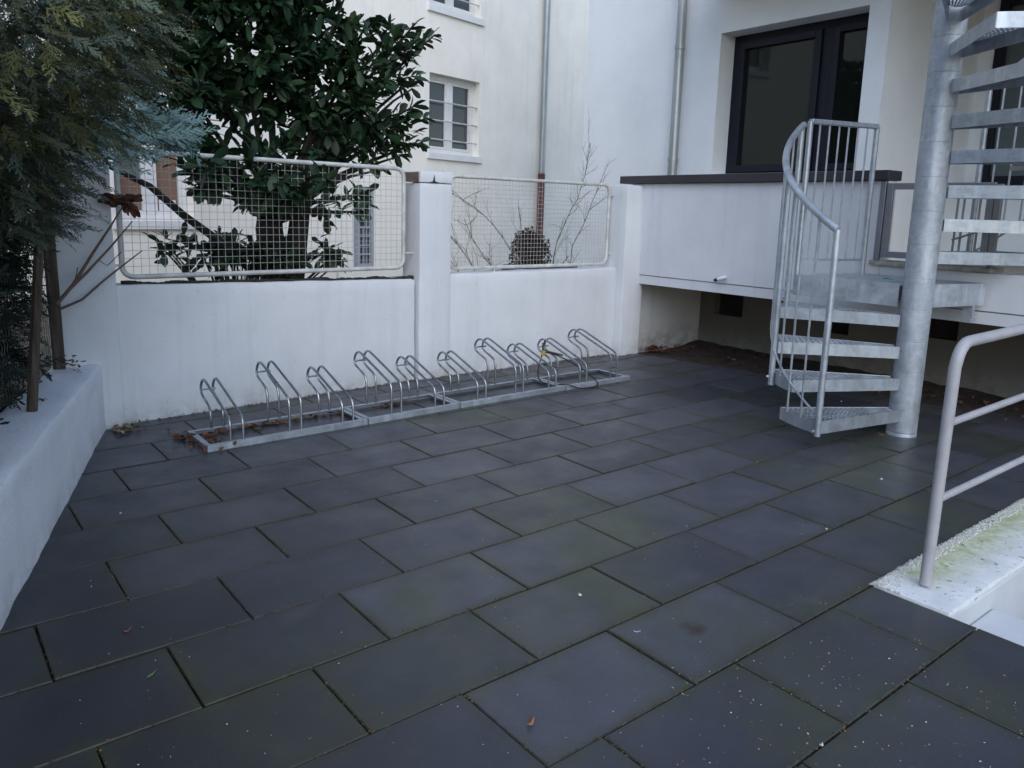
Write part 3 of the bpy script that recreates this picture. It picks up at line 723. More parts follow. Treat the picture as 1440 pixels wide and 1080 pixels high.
# ------------------------------------------------------------------ stairwell handrail
hr = thing('handrail', 'grey painted tube handrail bolted to the white kerb at the right', 'handrail', (2.487, -1.268, .026))
P = [(2.487, -1.268, .02), (2.494, -1.268, .45), (2.502, -1.268, .875)]
for k in range(1, 7):
    a = rad(180-90*k/6); P.append((2.592+.09*math.cos(a), -1.27, .875+.09*math.sin(a)))
P += [(3.1, -1.28, .976), (4.6, -1.31, 1.0)]
MB().tube(P, .0212, 16).build('post_and_rail', GREYPAINT, hr)
for z0, z1 in ((.660, .700), (.362, .395)):
    MB().tube([(2.50, -1.269, z0), (3.2, -1.283, z0+(z1-z0)*.4), (4.6, -1.31, z1)], .0140, 12).build('cross_rail', GREYPAINT, hr)
MB().tube([(4.55, -1.309, .02), (4.55, -1.309, 1.0)], .0255, 14).build('far_post', GREYPAINT, hr)

# ------------------------------------------------------------------ neighbouring house
e = Vector((math.cos(rad(12)), math.sin(rad(12)))); nn = Vector((-e.y, e.x)); O = Vector((11.6, 10.2))
def TN(u, z, d):    # u is the world x of the facade line
    k = (u-11.6)/e.x; q = O+e*k+nn*d; return (q.x, q.y, z)
nh = thing('neighbour_house', 'cream rendered house with white windows beyond the garden', 'building', (6, 9.0, .24))
ops = [(6.95, 8.22, 2.37, 3.70, .26), (6.93, 8.22, 4.80, 6.1, .26), (1.66, 2.66, 1.16, 2.5, .26), (5.31, 5.75, .42, 1.72, .12), (-2.2, -1.1, 1.16, 2.5, .26), (2.2, 3.4, 4.4, 5.9, .26), (-1.0, .2, 4.4, 5.9, .26)]
s = MB(); wall_grid(s, TN, -8, 14, 0, 11, ops, .26)
s.add([TN(-8, 11, 0), TN(14, 11, 0), TN(14, 11, 8), TN(-8, 11, 8)], [(0, 1, 2, 3)]); s.build('wall', CREAM, nh)
s = MB(); Tbox(s, TN, -8.2, 14, 11.01, 11.25, -.4, 8); s.build('roof', COPING, nh)
for i, (a, b, c, d, q) in enumerate(ops):
    if i == 3: continue
    f = frame_ring(MB(), TN, a, b, c, d, .075, .15, .22); m = (a+b)/2
    Tbox(f, TN, m-.05, m+.05, c+.075, d-.075, .145, .215)
    for (l, r) in ((a+.075, m-.05), (m+.05, b-.075)): frame_ring(f, TN, l+.002, r-.002, c+.077, d-.077, .045, .155, .205)
    fo = f.build('window', TRIM, nh, bevel=.004)
    p = MB(); Tbox(p, TN, a+.1, m-.06, c+.1, d-.1, .185, .192); Tbox(p, TN, m+.06, b-.1, c+.1, d-.1, .185, .192)
    p.build('pane', CURTAIN if i == 2 else GLASSN, fo)
    if i == 2:
        p = MB(); Tbox(p, TN, m+.12, m+.34, c+.1, c+.26, .165, .18); p.build('pale_bundle', TRIM, fo)
    p = MB(); Tbox(p, TN, a-.05, b+.06, c-.115, c-.002, -.045, .14); p.build('window_sill', TRIM, fo, bevel=.006)
    if i in (0, 1):
        for zz in (.24, .57, .90):
            k = MB(); z = c+zz*(1.3/1.33); k.tube([TN(a-.02, z, .05), TN(b+.02, z, .05)], .013, 8); k.build('guard_bar', WIRE, fo)
w = frame_ring(MB(), TN, 5.31, 5.75, .42, 1.72, .06, .03, .09); Tbox(w, TN, 5.37, 5.47, .48, 1.66, .035, .085)
for k in range(1, 8): Tbox(w, TN, 5.47, 5.69, .48+k*.148-.012, .48+k*.148+.012, .04, .08)
for k in (1, 2): Tbox(w, TN, 5.47+k*.073-.008, 5.47+k*.073+.008, .482, 1.658, .045, .075)
dr = w.build('door', DOORBLUE, nh); p = MB(); Tbox(p, TN, 5.46, 5.70, .47, 1.67, .086, .088); p.build('pane', GLASSN, dr)
q = TN(10.03, 0, -.10)
downpipe(ZINC, [(q[0], q[1], 2.15), (q[0], q[1], 11)], .062, nh, [(q[0], q[1], 3.0), (q[0], q[1], 6.3), (q[0], q[1], 2.2)])
MB().tube([(q[0], q[1], .24), (q[0], q[1], 2.16)], .07, 14).build('cast_iron_pipe', IRON, nh)

# ------------------------------------------------------------------ plants
def rot_to(d):
    """(n,3) unit vectors -> (n,3,3) frames with column 0 along d, random roll"""
    n = len(d); r = rng.normal(size=(n, 3)); u = np.cross(d, r); u /= np.linalg.norm(u, axis=1, keepdims=True)
    return np.stack([d, u, np.cross(d, u)], 2)
def frame_up(d, up=(0, 0, 1), jit=.35):
    """column 0 along d, column 2 as near to up as it can be"""
    w = np.array(up)+rng.normal(size=d.shape)*jit; w -= d*(w*d).sum(1, keepdims=True); w /= np.linalg.norm(w, axis=1, keepdims=True)
    return np.stack([d, np.cross(w, d), w], 2)
def scatter(tv, tf, pos, frames, scale, tint):
    """bake copies of a template (tv verts, tf faces) into one vertex / face / tint array"""
    n, k = len(pos), len(tv)
    v = np.einsum('nij,kj->nki', frames, tv)*scale[:, None, None]+pos[:, None, :]
    f = (tf[None]+(np.arange(n)*k)[:, None, None]).reshape(-1, tf.shape[1])
    return v.reshape(-1, 3), f, np.repeat(tint, k, 0)
def leaf_template():
    xs = [0, .20, .50, .80, 1.0]; ws = [.025, .12, .205, .20, .045]; v = []; f = []
    for x, w in zip(xs, ws):
        dz = -.16*x*x
        v += [(x, -w, dz+w*.28), (x, 0, dz), (x, w, dz+w*.28)]
    for i in range(4):
        a = i*3; f += [(a, a+3, a+4, a+1), (a+1, a+4, a+5, a+2)]
    return np.array(v), np.array(f)
LV, LF = leaf_template()
def unit(v): return v/np.linalg.norm(v, axis=-1, keepdims=True)
def whorls(centers, outs, leaf=(.10, .165), per=(8, 13), spread=.85):
    pos, d, tn = [], [], []
    for c, o in zip(centers, outs):
        k = rng.integers(*per); sh = rng.random(); hue = rng.random()*.8
        for i in range(k):
            q = o+rng.normal(size=3)*spread; q /= np.linalg.norm(q)
            pos.append(c-o*(rng.random()**1.5)*.22+rng.normal(size=3)*.012); d.append(q)
            tn.append((np.clip(sh*.55+rng.random()*.5, 0, 1), np.clip(hue+rng.normal()*.18, 0, 1), 0, 1))
    pos, d, tn = map(np.array, (pos, d, tn))
    return scatter(LV, LF, pos, frame_up(unit(d), jit=.5), rng.uniform(*leaf, len(pos)), tn)
def lobe_points(lobes, dens, shell=.55):
    C, Oo = [], []
    for (x, y, z, rx, ry, rz) in lobes:
        n = max(4, int(dens*rx*ry*rz))
        q = unit(rng.normal(size=(n, 3))); r = (shell+(1-shell)*rng.random(n))**.7
        r *= 1+.18*np.array([mnoise.noise(Vector(p*2.3)) for p in q])
        C.append(np.array([x, y, z])+q*r[:, None]*np.array([rx, ry, rz])); Oo.append(unit(q+np.array([0, 0, .35])))
    return np.concatenate(C), np.concatenate(Oo)
def limbs(s, root, tips, r0, wob=.05):
    for t in tips:
        a, b = Vector(root), Vector(t); n = 7; pts = []; rs = []
        for i in range(n+1):
            f = i/n; p = a.lerp(b, f); p.z += .12*math.sin(f*math.pi)*(b-a).length*.4
            p += mnoise.noise_vector(p*2.5)*wob*math.sin(f*math.pi); pts.append(p); rs.append(r0*(1-.85*f)+.003)
        s.tube(pts, rs, 6)
lau = thing('laurel_shrub', 'large dark green laurel shrub leaning over the mesh fence', 'shrub', (2.0, 3.8, .24))
lob = [(1.74, 3.9, 2.62, .85, .6, .75), (2.32, 3.85, 2.40, .72, .55, .66), (2.66, 3.75, 2.60, .42, .40, .42), (2.70, 3.65, 2.18, .36, .34, .32),
       (1.23, 3.7, 2.25, .62, .5, .62), (1.52, 2.90, 1.60, .34, .22, .22), (1.16, 2.86, 1.68, .26, .2, .16), (1.80, 2.92, 1.52, .28, .22, .20), (2.05, 2.98, 1.60, .22, .2, .16), (1.74, 3.5, 1.7, .42, .36, .36), (1.98, 3.55, 1.46, .26, .24, .24), (.85, 3.75, 2.5, .6, .5, .6),
       (2.42, 3.6, 1.88, .42, .34, .30), (1.36, 3.40, 1.72, .36, .3, .26), (1.4, 3.9, 3.2, .9, .6, .7), (2.0, 3.9, 3.3, .75, .6, .6),
       (3.0, 3.75, 2.80, .20, .2, .18)]
c, o = lobe_points(lob, 430, .25)
extra = np.array([(3.30, 3.75, 2.86), (3.22, 3.72, 2.72), (3.12, 3.7, 2.5), (3.18, 3.7, 2.2), (3.20, 3.68, 2.05), (3.12, 3.68, 1.95), (2.86, 3.62, 1.86), (2.6, 3.4, 1.5), (2.5, 3.3, 1.42), (2.25, 3.45, 1.3), (1.2, 3.3, 1.5), (1.0, 3.35, 1.75)])
c = np.concatenate([c, extra]); o = np.concatenate([o, unit(extra-np.array([2, 3.8, 2.2]))])
v, f, tn = whorls(c, o, (.070, .155), (9, 15), .75)
SHOOTS = [((2.7, 3.75, 2.6), e_) for e_ in ((3.48, 3.75, 2.95), (3.30, 3.8, 3.02), (3.19, 3.7, 2.80), (3.33, 3.75, 2.58), (3.22, 3.7, 2.45))]+[((2.6, 3.7, 2.1), e_) for e_ in ((3.27, 3.7, 2.32), (3.41, 3.75, 2.22), (3.33, 3.7, 1.99), (3.1, 3.68, 1.86), (2.84, 3.6, 1.72), (3.05, 3.65, 2.12))]+[((2.4, 3.8, 2.9), e_) for e_ in ((3.10, 3.8, 2.98), (2.8, 3.7, 2.98), (2.62, 3.8, 3.15))]+[((2.1, 3.5, 1.5), e_) for e_ in ((2.55, 3.35, 1.50), (2.42, 3.2, 1.36))]+[((1.6, 3.4, 1.6), e_) for e_ in ((1.05, 3.1, 1.62), (1.15, 3.05, 1.48), (1.75, 3.0, 1.38), (1.45, 3.0, 1.42))]
lp, ld, lt = [], [], []
for a_, b_ in SHOOTS:
    a_, b_ = np.array(a_), np.array(b_); ax = unit(b_-a_); n_ = int(np.linalg.norm(b_-a_)/.021); h_ = rng.random()
    for i_ in range(n_):
        f_l = .25+.75*i_/n_; q_ = a_+(b_-a_)*f_l; q_[2] += -.05*math.sin(f_l*3.14)
        r_ = rng.normal(size=3); r_ -= ax*(r_@ax); r_ /= np.linalg.norm(r_)
        lp.append(q_); ld.append(unit(ax*(.35+.75*f_l**3)+r_*(.85-.3*f_l**3)+np.array([0, 0, .18]))); lt.append((np.clip(.3+.7*rng.random(), 0, 1), np.clip(h_*.7+rng.normal()*.1, 0, 1), 0, 1))
lp, ld, lt = map(np.array, (lp, ld, lt))
v2_, f2_, t2_ = scatter(LV, LF, lp, frame_up(ld, jit=.4), rng.uniform(.09, .15, len(lp)), lt)
np_mesh('leaves', np.concatenate([v, v2_]), np.concatenate([f, f2_+len(v)]), LAUREL, lau, np.concatenate([tn, t2_]), True)
s = MB(); s.tube([(1.98, 3.75, .2), (1.95, 3.78, .7), (1.90, 3.78, 1.2), (1.95, 3.82, 1.7)], [.14, .125, .11, .07], 9)
s.tube([(2.05, 3.78, .2), (2.08, 3.74, .8), (2.14, 3.72, 1.3), (2.25, 3.76, 1.8)], [.11, .10, .085, .05], 8)
limbs(s, (1.93, 3.8, 1.25), [l[:3] for l in lob]+[e_[1] for e_ in SHOOTS], .03); s.build('trunk', BARK, lau)
s = MB(); s.tube([(1.75, 3.55, 1.02), (1.45, 3.4, 1.06), (1.1, 3.3, 1.3), (.85, 3.2, 1.5), (.5, 3.15, 1.66)], [.03, .032, .028, .022, .012], 7); s.build('low_branch', BARK, lau)

sml = thing('small_laurel', 'low young laurel with sparse leaves at the foot of the mesh fence', 'shrub', (1.5, 3.5, .24))
c, o = lobe_points([(1.40, 3.45, 1.05, .40, .2, .16), (1.80, 3.5, 1.0, .34, .2, .18), (2.28, 3.45, 1.02, .22, .16, .14), (1.0, 3.35, 1.1, .2, .12, .1)], 3600, .1)
v, f, tn = whorls(c, o, (.07, .12), (5, 8), .9); np_mesh('leaves', v, f, LAUREL, sml, tn, True)
s = MB()
limbs(s, (1.55, 3.55, .24), [tuple(x) for x in c[::3]], .012, .03); s.build('stems', BARK, sml)

# bare shrubs behind the right panel
def bare(root, mains, twigs, mat, name, label, group=None, r=.0068):
    t = thing(name, label, 'shrub', (*root[0][:2], .24), group); s = MB(); pend = []
    for pts, r0 in zip(mains, r if hasattr(r, '__len__') else [r]*len(mains)):
        P = smooth_poly([tuple(p) for p in pts], 1); n = len(P)
        P = [Vector(p)+mnoise.noise_vector(Vector(p)*6)*.02 for p in P]
        s.tube(P, [r0*(1-.75*i/(n-1))+.0012 for i in range(n)], 5)
        for i in range(1, n-1):
            for _ in range(twigs):
                if random.random() < .75: pend.append((P[i], (P[min(n-1, i+1)]-P[i-1]).normalized(), random.uniform(.12, .42), r0*.38, 0))
    while pend:
        p, d, L, r0, lv = pend.pop()
        q = (d*.7+Vector((random.gauss(0, .5), random.gauss(0, .35), random.gauss(.25, .4)))).normalized(); P = [p]
        for i in range(4):
            q = (q+Vector((random.gauss(0, .12), random.gauss(0, .12), random.gauss(.04, .12)))).normalized(); P.append(P[-1]+q*L/4)
        s.tube(P, [r0*(1-.8*i/4)+.0008 for i in range(5)], 4)
        if lv < 1:
            for i in (1, 2, 3):
                if random.random() < .6: pend.append((P[i], q, L*.5, r0*.6, lv+1))
    s.build('branches', mat, t); return t
G1 = 'bare winter shrubs behind the mesh fence'
bare([(5.0, 4.2)], [[(5.0, 4.2, .24), (4.96, 4.2, .72), (4.76, 4.2, 1.03), (4.5, 4.2, 1.30), (4.22, 4.2, 1.47), (3.95, 4.2, 1.58)],
     [(5.0, 4.2, .24), (4.9, 4.15, .8), (4.85, 4.1, 1.2), (4.8, 4.1, 1.45)], [(4.95, 4.2, .3), (4.6, 4.2, .75), (4.3, 4.2, 1.05), (4.1, 4.1, 1.3)]],
     2, TWIG, 'bare_shrub', 'leafless shrub bending its long branches to the left behind the shorter fence panel', G1)
bare([(4.3, 4.0)], [[(4.35, 4.0, .24), (4.2, 4.0, .75), (3.98, 4.0, 1.0), (3.85, 4.0, 1.15)], [(4.4, 4.0, .24), (4.45, 4.0, .7), (4.3, 4.0, .95)], [(3.9, 3.9, .24), (3.95, 3.9, .7), (3.75, 3.9, .95)]],
     2, TWIG, 'bare_shrub', 'short tangle of leafless twigs low beside the middle wall pier', G1, .006)
bare([(5.6, 4.2)], [[(5.45, 4.2, .24), (5.4, 4.2, .8), (5.5, 4.2, 1.15), (5.66, 4.2, 1.42), (5.8, 4.2, 1.6), (5.9, 4.2, 1.9), (5.93, 4.2, 2.2)],
     [(5.68, 4.2, .24), (5.68, 4.2, .95), (5.87, 4.2, 1.22), (6.0, 4.2, 1.5), (6.05, 4.15, 1.7)], [(5.66, 4.2, .9), (5.5, 4.2, .75), (5.42, 4.2, .6)]],
     2, TWIG, 'bare_shrub', 'taller leafless shrub with upright twigs beside the right wall pier', G1)
bb = thing('brown_bush', 'rounded dry brown bush in a dark trough below the red pipe', 'bush', (5.15, 4.3, .24))
vs = []; 
c, o = lobe_points([(5.16, 4.3, .90, .27, .2, .24), (5.08, 4.3, 1.05, .16, .13, .15), (5.26, 4.3, 1.0, .17, .13, .15), (5.15, 4.3, 1.12, .1, .1, .1)], 150000, .1)
tv = np.array([(0, -.5, 0), (1, 0, 0), (0, .5, 0), (-.4, 0, .2)]); tf = np.array([(0, 1, 2, 3)])
v, f, tn = scatter(tv, tf, c, rot_to(unit(o*.35+rng.normal(size=c.shape)*.6)), rng.uniform(.014, .036, len(c)), np.stack([rng.random(len(c)), rng.random(len(c)), 0*c[:, 0], 1+0*c[:, 0]], 1))
np_mesh('foliage', v, f, tinted('dry_foliage', (.040, .021, .015), (.022, .014, .012), .95), bb, tn)
s = MB(); s.box(4.86, 5.50, 4.15, 4.45, .5, .80); s.build('trough', simple('dark_trough_mat', (.07, .075, .09), .7), bb, bevel=.02)

# dead branches poking through the wire fence
db = thing('dead_branch', 'dead brown branch with curled brown leaves sticking over the low wall', 'branch', (.2, 2.5, .84))
s = MB(); s.tube([(.14, 2.46, .82), (.24, 2.52, .92), (.37, 2.6, 1.10), (.47, 2.6, 1.25), (.55, 2.6, 1.38)], [.011, .010, .008, .006, .003], 6)
s.tube([(.22, 2.51, .90), (.32, 2.58, .98), (.46, 2.62, 1.12), (.60, 2.64, 1.28)], [.009, .008, .006, .003], 6)
s.tube([(.40, 2.6, 1.05), (.44, 2.6, 1.02), (.52, 2.6, 1.1)], .003, 5); s.tube([(.25, 2.53, .93), (.27, 2.52, 1.02)], .003, 5); s.build('twigs', TWIG2, db)
CURL = simple('curled_leaf_mat', (.10, .038, .022), .8, var=.35, scale=30)
for (cx_, cy_, cz_, ln_, an_, dr_) in ((.56, 2.60, 1.40, .16, 178, .02), (.555, 2.60, 1.40, .13, -55, .05), (.55, 2.605, 1.405, .11, 12, .03), (.56, 2.595, 1.40, .09, -95, .02)):
    s = MB(); n = 18; P_ = []
    for i in range(n):
        a = 2*math.pi*i/n; r = 1+.22*math.sin(5*a+cx_*90)+.10*math.sin(9*a); x, y = ln_*.5*math.cos(a)*r+ln_*.4, ln_*.24*math.sin(a)*r
        ca, sa = math.cos(rad(an_)), math.sin(rad(an_)); w_ = .35*y+.04*math.sin(x*60)-dr_*(x/ln_)**2
        P_.append((cx_+x*ca-y*sa, cy_+w_, cz_+x*sa+y*ca))
    P_.append((cx_+ln_*.4*math.cos(rad(an_)), cy_-.015, cz_+ln_*.4*math.sin(rad(an_))))
    s.add(P_, [(i, (i+1) % n, n) for i in range(n)], True)
    o_ = s.build('curled_leaf', CURL, db); o_.modifiers.new('thick', 'SOLIDIFY').thickness = .002
db2 = thing('dark_twig', 'thin dark bare twig reaching right from the corner post', 'branch', (.2, 2.6, .8))
s = MB(); s.tube([(.17, 2.62, .77), (.30, 2.64, .82), (.43, 2.66, .93), (.55, 2.68, 1.02), (.66, 2.7, 1.10)], [.008, .0075, .006, .005, .003], 6); s.build('twig', TWIG, db2)

# conifer at the left
con = thing('conifer_tree', 'blue green conifer hanging over the wire fence in the left corner', 'tree', (-1.25, 1.9, .22))
def spray_template():
    v, f = [], []; ph = rng.random()*6; bend = rng.normal()*.14
    def bendp(p): return np.array((p[0], p[1]+bend*p[0]**2, p[2]-.16*p[0]**2-.22*p[1]**2+.02*math.sin(p[0]*9+ph)))
    def strip(a, b, w):
        a, b = bendp(a), bendp(b); d = b-a; p = np.array([-d[1], d[0], 0]); p = p/(np.linalg.norm(p)+1e-9)*w; o = len(v)
        v.extend([a-p, a+p, b+p*.3, b-p*.3]); f.append((o, o+3, o+2, o+1))
    strip((0, 0, 0), (.5, 0, 0), .012); strip((.5, 0, 0), (1, 0, 0), .010); sg = 1
    for i in range(13):
        x = .06+.073*i+rng.normal()*.012; sg = -sg; l = (.40*(1-.72*x)*min(1, .5+x*2.5))*rng.uniform(.7, 1.2)
        an = rad(rng.uniform(26, 44)); dr = np.array((math.cos(an), sg*math.sin(an), rng.normal()*.10)); a = np.array((x, 0, 0)); b = a+dr*l
        strip(a, b, .020); s2 = 1
        for k in range(6):
            s2 = -s2; p = a+(b-a)*(.16+.15*k); m = l*.34*(1-.10*k)*rng.uniform(.7, 1.2); a2 = an*sg+s2*rad(rng.uniform(22, 40))
            strip(p, p+np.array((math.cos(a2)*m, math.sin(a2)*m, rng.normal()*.02)), .0195)
    return np.array(v), np.array(f)
SPRAYS = [spray_template() for _ in range(7)]
def spray_scatter(pos, fr, sc_, tn):
    V, Fc, T = [], [], []; k = 0; pick = rng.integers(0, len(SPRAYS), len(pos))
    for i, (tv, tf) in enumerate(SPRAYS):
        q = pick == i
        if not q.any(): continue
        v, f, t2 = scatter(tv, tf, pos[q], fr[q], sc_[q], tn[q]); V.append(v); Fc.append(f+k); T.append(t2); k += len(v)
    return np.concatenate(V), np.concatenate(Fc), np.concatenate(T)
clobes = [(-.20, .25, 1.98, .40, .45, .40), (-.10, .85, 1.98, .40, .45, .42), (.06, 1.5, 1.95, .34, .42, .34), (-.2, .9, 1.66, .35, .4, .3),
          (-.26, 1.2, 1.34, .34, .4, .32), (-.10, 1.75, 1.45, .28, .38, .34), (-.25, 1.5, 1.0, .28, .45, .32), (-.42, 1.0, .80, .26, .45, .30),
          (.18, 2.2, 1.86, .28, .28, .2), (.42, 2.2, 2.35, .34, .3, .24), (-1.1, .7, 2.6, .6, .8, .7), (-.9, 1.9, 2.8, .7, .8, .6), (-.7, 1.2, 1.6, .5, .8, .9), (-.05, 2.2, 1.3, .2, .3, .3), (.06, 2.45, 1.62, .18, .2, .26), (-.02, 2.0, 1.62, .2, .3, .25), (-.08, 1.95, 1.15, .15, .3, .25),
          (-1.2, 1.8, 3.6, .9, .9, .9), (-1.2, 1.8, 2.4, .9, .9, 1.0), (-.62, .4, 1.1, .25, .5, .4), (-1.0, 1.5, 1.6, .6, .6, .7), (-.9, .3, 1.9, .5, .5, .5), (-.8, 2.4, 2.0, .5, .4, .6)]
c, o = lobe_points(clobes, 6500, .25)
keep = ~((c[:, 2] < .5) | ((c[:, 2] < 1.25) & ((c[:, 0]+.384)*.948-(c[:, 1]-.399)*.319 > -.28)))
c, o = c[keep], o[keep]
d = unit(o*np.array([1, 1, .25])+np.array([.42, -.10, -.30])+rng.normal(size=c.shape)*.38)
hue = np.clip(.42+.6*(c[:, 1] < .95)*rng.random(len(c))+rng.normal(size=len(c))*.18, 0, 1)
tn = np.stack([.62*rng.random(len(c))**1.5, hue, 0*hue, 1+0*hue], 1)
v, f, t2 = spray_scatter(c, frame_up(d, jit=.4), rng.uniform(.08, .17, len(c)), tn)
ci, oi = lobe_points([(-.80, .2, 1.9, .35, .6, .6), (-.72, 1.2, 1.75, .30, .6, .8), (-.50, 2.1, 1.9, .28, .4, .7), (-.22, 2.55, 1.75, .2, .25, .5), (-.9, .3, 1.1, .3, .6, .5), (-.62, 1.6, 1.1, .2, .6, .6), (.05, 2.5, 2.5, .35, .3, .4)], 3600, .1)
ti = np.stack([.12*rng.random(len(ci)), .3+.4*rng.random(len(ci)), 0*ci[:, 0], 1+0*ci[:, 0]], 1)  # inner sprays tinted dark, the crown's inner shade put into the colour
vi, fi, ti = spray_scatter(ci, rot_to(unit(oi+rng.normal(size=ci.shape)*.5)), rng.uniform(.2, .34, len(ci)), ti)
f = np.concatenate([f, fi+len(v)]); v = np.concatenate([v, vi]); t2 = np.concatenate([t2, ti])
sp2 = []  # the bluish hanging sprays over the fence corner
hp = np.array([(.30, 2.24, 1.82), (.36, 2.26, 1.80), (.44, 2.28, 1.82), (.52, 2.28, 1.80), (.60, 2.3, 1.80), (.66, 2.3, 1.84), (.40, 2.2, 1.74), (.48, 2.24, 1.74), (.56, 2.26, 1.75), (.28, 2.2, 1.72), (.34, 2.3, 1.9), (.22, 2.1, 1.76), (.62, 2.28, 1.78), (.5, 2.3, 1.87), (.25, 2.2, 1.66), (.32, 2.25, 1.68), (.16, 2.1, 1.62), (.42, 2.3, 1.98), (.5, 2.3, 2.05), (.5, 2.35, 2.15), (.56, 2.35, 2.2), (.46, 2.3, 2.1), (.70, 2.3, 1.79), (.74, 2.32, 1.83), (.66, 2.28, 1.74), (.62, 2.27, 1.72), (.78, 2.32, 1.80), (.58, 2.3, 1.9), (.64, 2.3, 1.87), (.44, 2.25, 1.68), (.36, 2.22, 1.64), (.52, 2.26, 1.71)])
hp = np.repeat(hp, 3, 0)+rng.normal(size=(len(hp)*3, 3))*.025
hd = unit(np.array([.9, -.22, -.05])+rng.normal(size=hp.shape)*.33)
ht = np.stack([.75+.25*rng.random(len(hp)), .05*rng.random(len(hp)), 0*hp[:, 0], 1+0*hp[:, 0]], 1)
v2, f2, t3 = spray_scatter(hp, frame_up(hd, (-.2, -.75, .6), .22), rng.uniform(.15, .25, len(hp)), ht)
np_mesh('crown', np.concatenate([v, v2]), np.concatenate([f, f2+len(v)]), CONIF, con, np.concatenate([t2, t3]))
s = MB(); s.tube([(-1.25, 1.9, .1), (-1.22, 1.88, 1.5), (-1.2, 1.85, 3), (-1.2, 1.8, 4.4)], [.13, .11, .08, .02], 10)
limbs(s, (-1.22, 1.88, 1.5), [l[:3] for l in clobes]+[(.4, 2.25, 1.83)], .03); s.build('trunk', BARK, con)
# dark hedge mass behind the wire fence (lower twigs of the same planting)
hd_ = thing('hedge', 'dark shaded hedge standing behind the chain link fence', 'hedge', (-1.0, 1.2, .22))
c, o = lobe_points([(-.85, .2, .8, .45, .7, .55), (-.68, 1.2, .8, .32, .7, .55), (-.30, 2.1, .85, .26, .5, .5), (-.9, -1, .9, .5, .8, .6), (-.25, 2.5, 1.3, .25, .4, .6), (-1.1, 1.2, 1.0, .4, .9, .7), (-1.3, -.2, 1.0, .4, .9, .7), (-.52, 1.6, .65, .3, .6, .5), (-.28, 2.3, .7, .25, .4, .6), (-.75, .7, .6, .3, .6, .5)], 4200, .2)
keep = (c[:, 0]+.384)*.948-(c[:, 1]-.399)*.319 < -.36
c, o = c[keep], o[keep]
tn = np.stack([.4*rng.random(len(c)), .3+.4*rng.random(len(c)), 0*c[:, 0], 1+0*c[:, 0]], 1)
v, f, tn = spray_scatter(c, frame_up(unit(o+np.array([.3, 0, -.3])+rng.normal(size=c.shape)*.3), jit=.5), rng.uniform(.16, .3, len(c)), tn)
np_mesh('foliage', v, f, tinted('hedge_spray', (.030, .052, .050), (.044, .044, .022), .8, .2), hd_, tn)

# ------------------------------------------------------------------ litter
def litter(name, label, pts, mat, size, cat='leaves', curl=.3, kind='stuff'):
    n = len(pts); c = np.array(pts)
    tv = np.array([(-.5, 0, 0), (-.15, -.28, .12*curl), (.3, -.2, .1*curl), (.55, 0, .25*curl), (.3, .2, .1*curl), (-.15, .28, .12*curl)]); tf = np.array([(0, 1, 2, 3), (0, 3, 4, 5)])
    d = unit(rng.normal(size=(n, 3))*np.array([1, 1, .25])); tn = np.stack([rng.random(n), rng.random(n), np.zeros(n), np.ones(n)], 1)
    v, f, tn = scatter(tv, tf, c, frame_up(d, jit=.45), rng.uniform(*size, n), tn)
    return tag(np_mesh(name, v, f, mat, None, tn), label, cat, kind=kind)
R = random.gauss
litter('leaf_litter', 'orange brown dead leaves heaped at the left end of the bicycle racks',
       [(.80+abs(R(0, .05)), 2.05+R(0, .10), .012+abs(R(0, .014))) for _ in range(48)]+[(.74+R(0, .035), 2.14+R(0, .12), .008+abs(R(0, .008))) for _ in range(55)]+[(random.uniform(.8, 1.8), 2.24+R(0, .02), .01+abs(R(0, .008))) for _ in range(70)]+[(1.72+R(0, .03), 1.99+R(0, .02), .012) for _ in range(12)]+[(2.2+R(0, .05), 2.27+R(0, .02), .012) for _ in range(25)], LEAFBR, (.02, .055))
litter('leaf_litter', 'heap of pale dry leaves in the corner between the low wall and garden wall',
       [(.42+abs(R(0, .07)), 2.60+R(0, .05), .006+abs(R(0, .014))) for _ in range(110)], DEBRIS, (.015, .04))
litter('leaf_litter', 'dead leaves blown against the side wall under the balcony',
       [(5.5+abs(R(0, .2)), 2.75+R(0, .08), .02+abs(R(0, .015))) for _ in range(120)]+[(random.uniform(5.5, 6.3), random.uniform(-.8, 2.8), .035) for _ in range(160)], LEAFBR, (.02, .06))
litter('leaf_litter', 'brown leaves caught on the low wall beside the corner post',
       [(.20+R(0, .03), 2.50+R(0, .06), .45+abs(R(0, .03))) for _ in range(26)]+[LW(random.uniform(0, 2.2), .25+R(0, .02), .442) for _ in range(40)], LEAFBR, (.02, .05))
wl = []
for _ in range(900):
    x = random.uniform(.5, 5.3); y = (2.90-.15*max(0, (2.79-x)/2.29)) if x < 2.79 else 2.878
    if x > 5.07: y = 2.77
    wl.append((x, y-abs(R(0, .022)), .004+abs(R(0, .004))))
litter('wall_foot_debris', 'moss crumbs and flaked paint along the foot of the garden wall', wl, DEBRIS, (.006, .022), 'debris')
cr = [(random.uniform(-.4, 2.6), random.uniform(-2.2, 1.9), .004) for _ in range(800)]+[(random.uniform(.9, 2.1), random.uniform(-2.0, -1.0), .004) for _ in range(380)]+[(random.uniform(2, 5), random.uniform(-.8, 2.4), .004) for _ in range(360)]
litter('paving_debris', 'tiny pale seed husks and grit scattered over the paving', [p for p in cr if not (p[0] > 2.3 and p[1] < -1.1)], HUSK, (.003, .0072), 'debris')
jm = []
for (x0, y0, x1, y1) in joints:
    if x1 > 5 or y0 < -2.3: continue
    w = .35+.65*max(0, mnoise.noise(Vector((x0*.8, y0*.8, 3)))+.45)
    for _ in range(int(95*w)):
        jm.append((random.uniform(x0, x1), y0+R(0, .0035), .0005+abs(R(0, .0022))))
    for _ in range(int(50*w)):
        jm.append((x0+R(0, .0035), random.uniform(y0, y1), .0005+abs(R(0, .0022))))
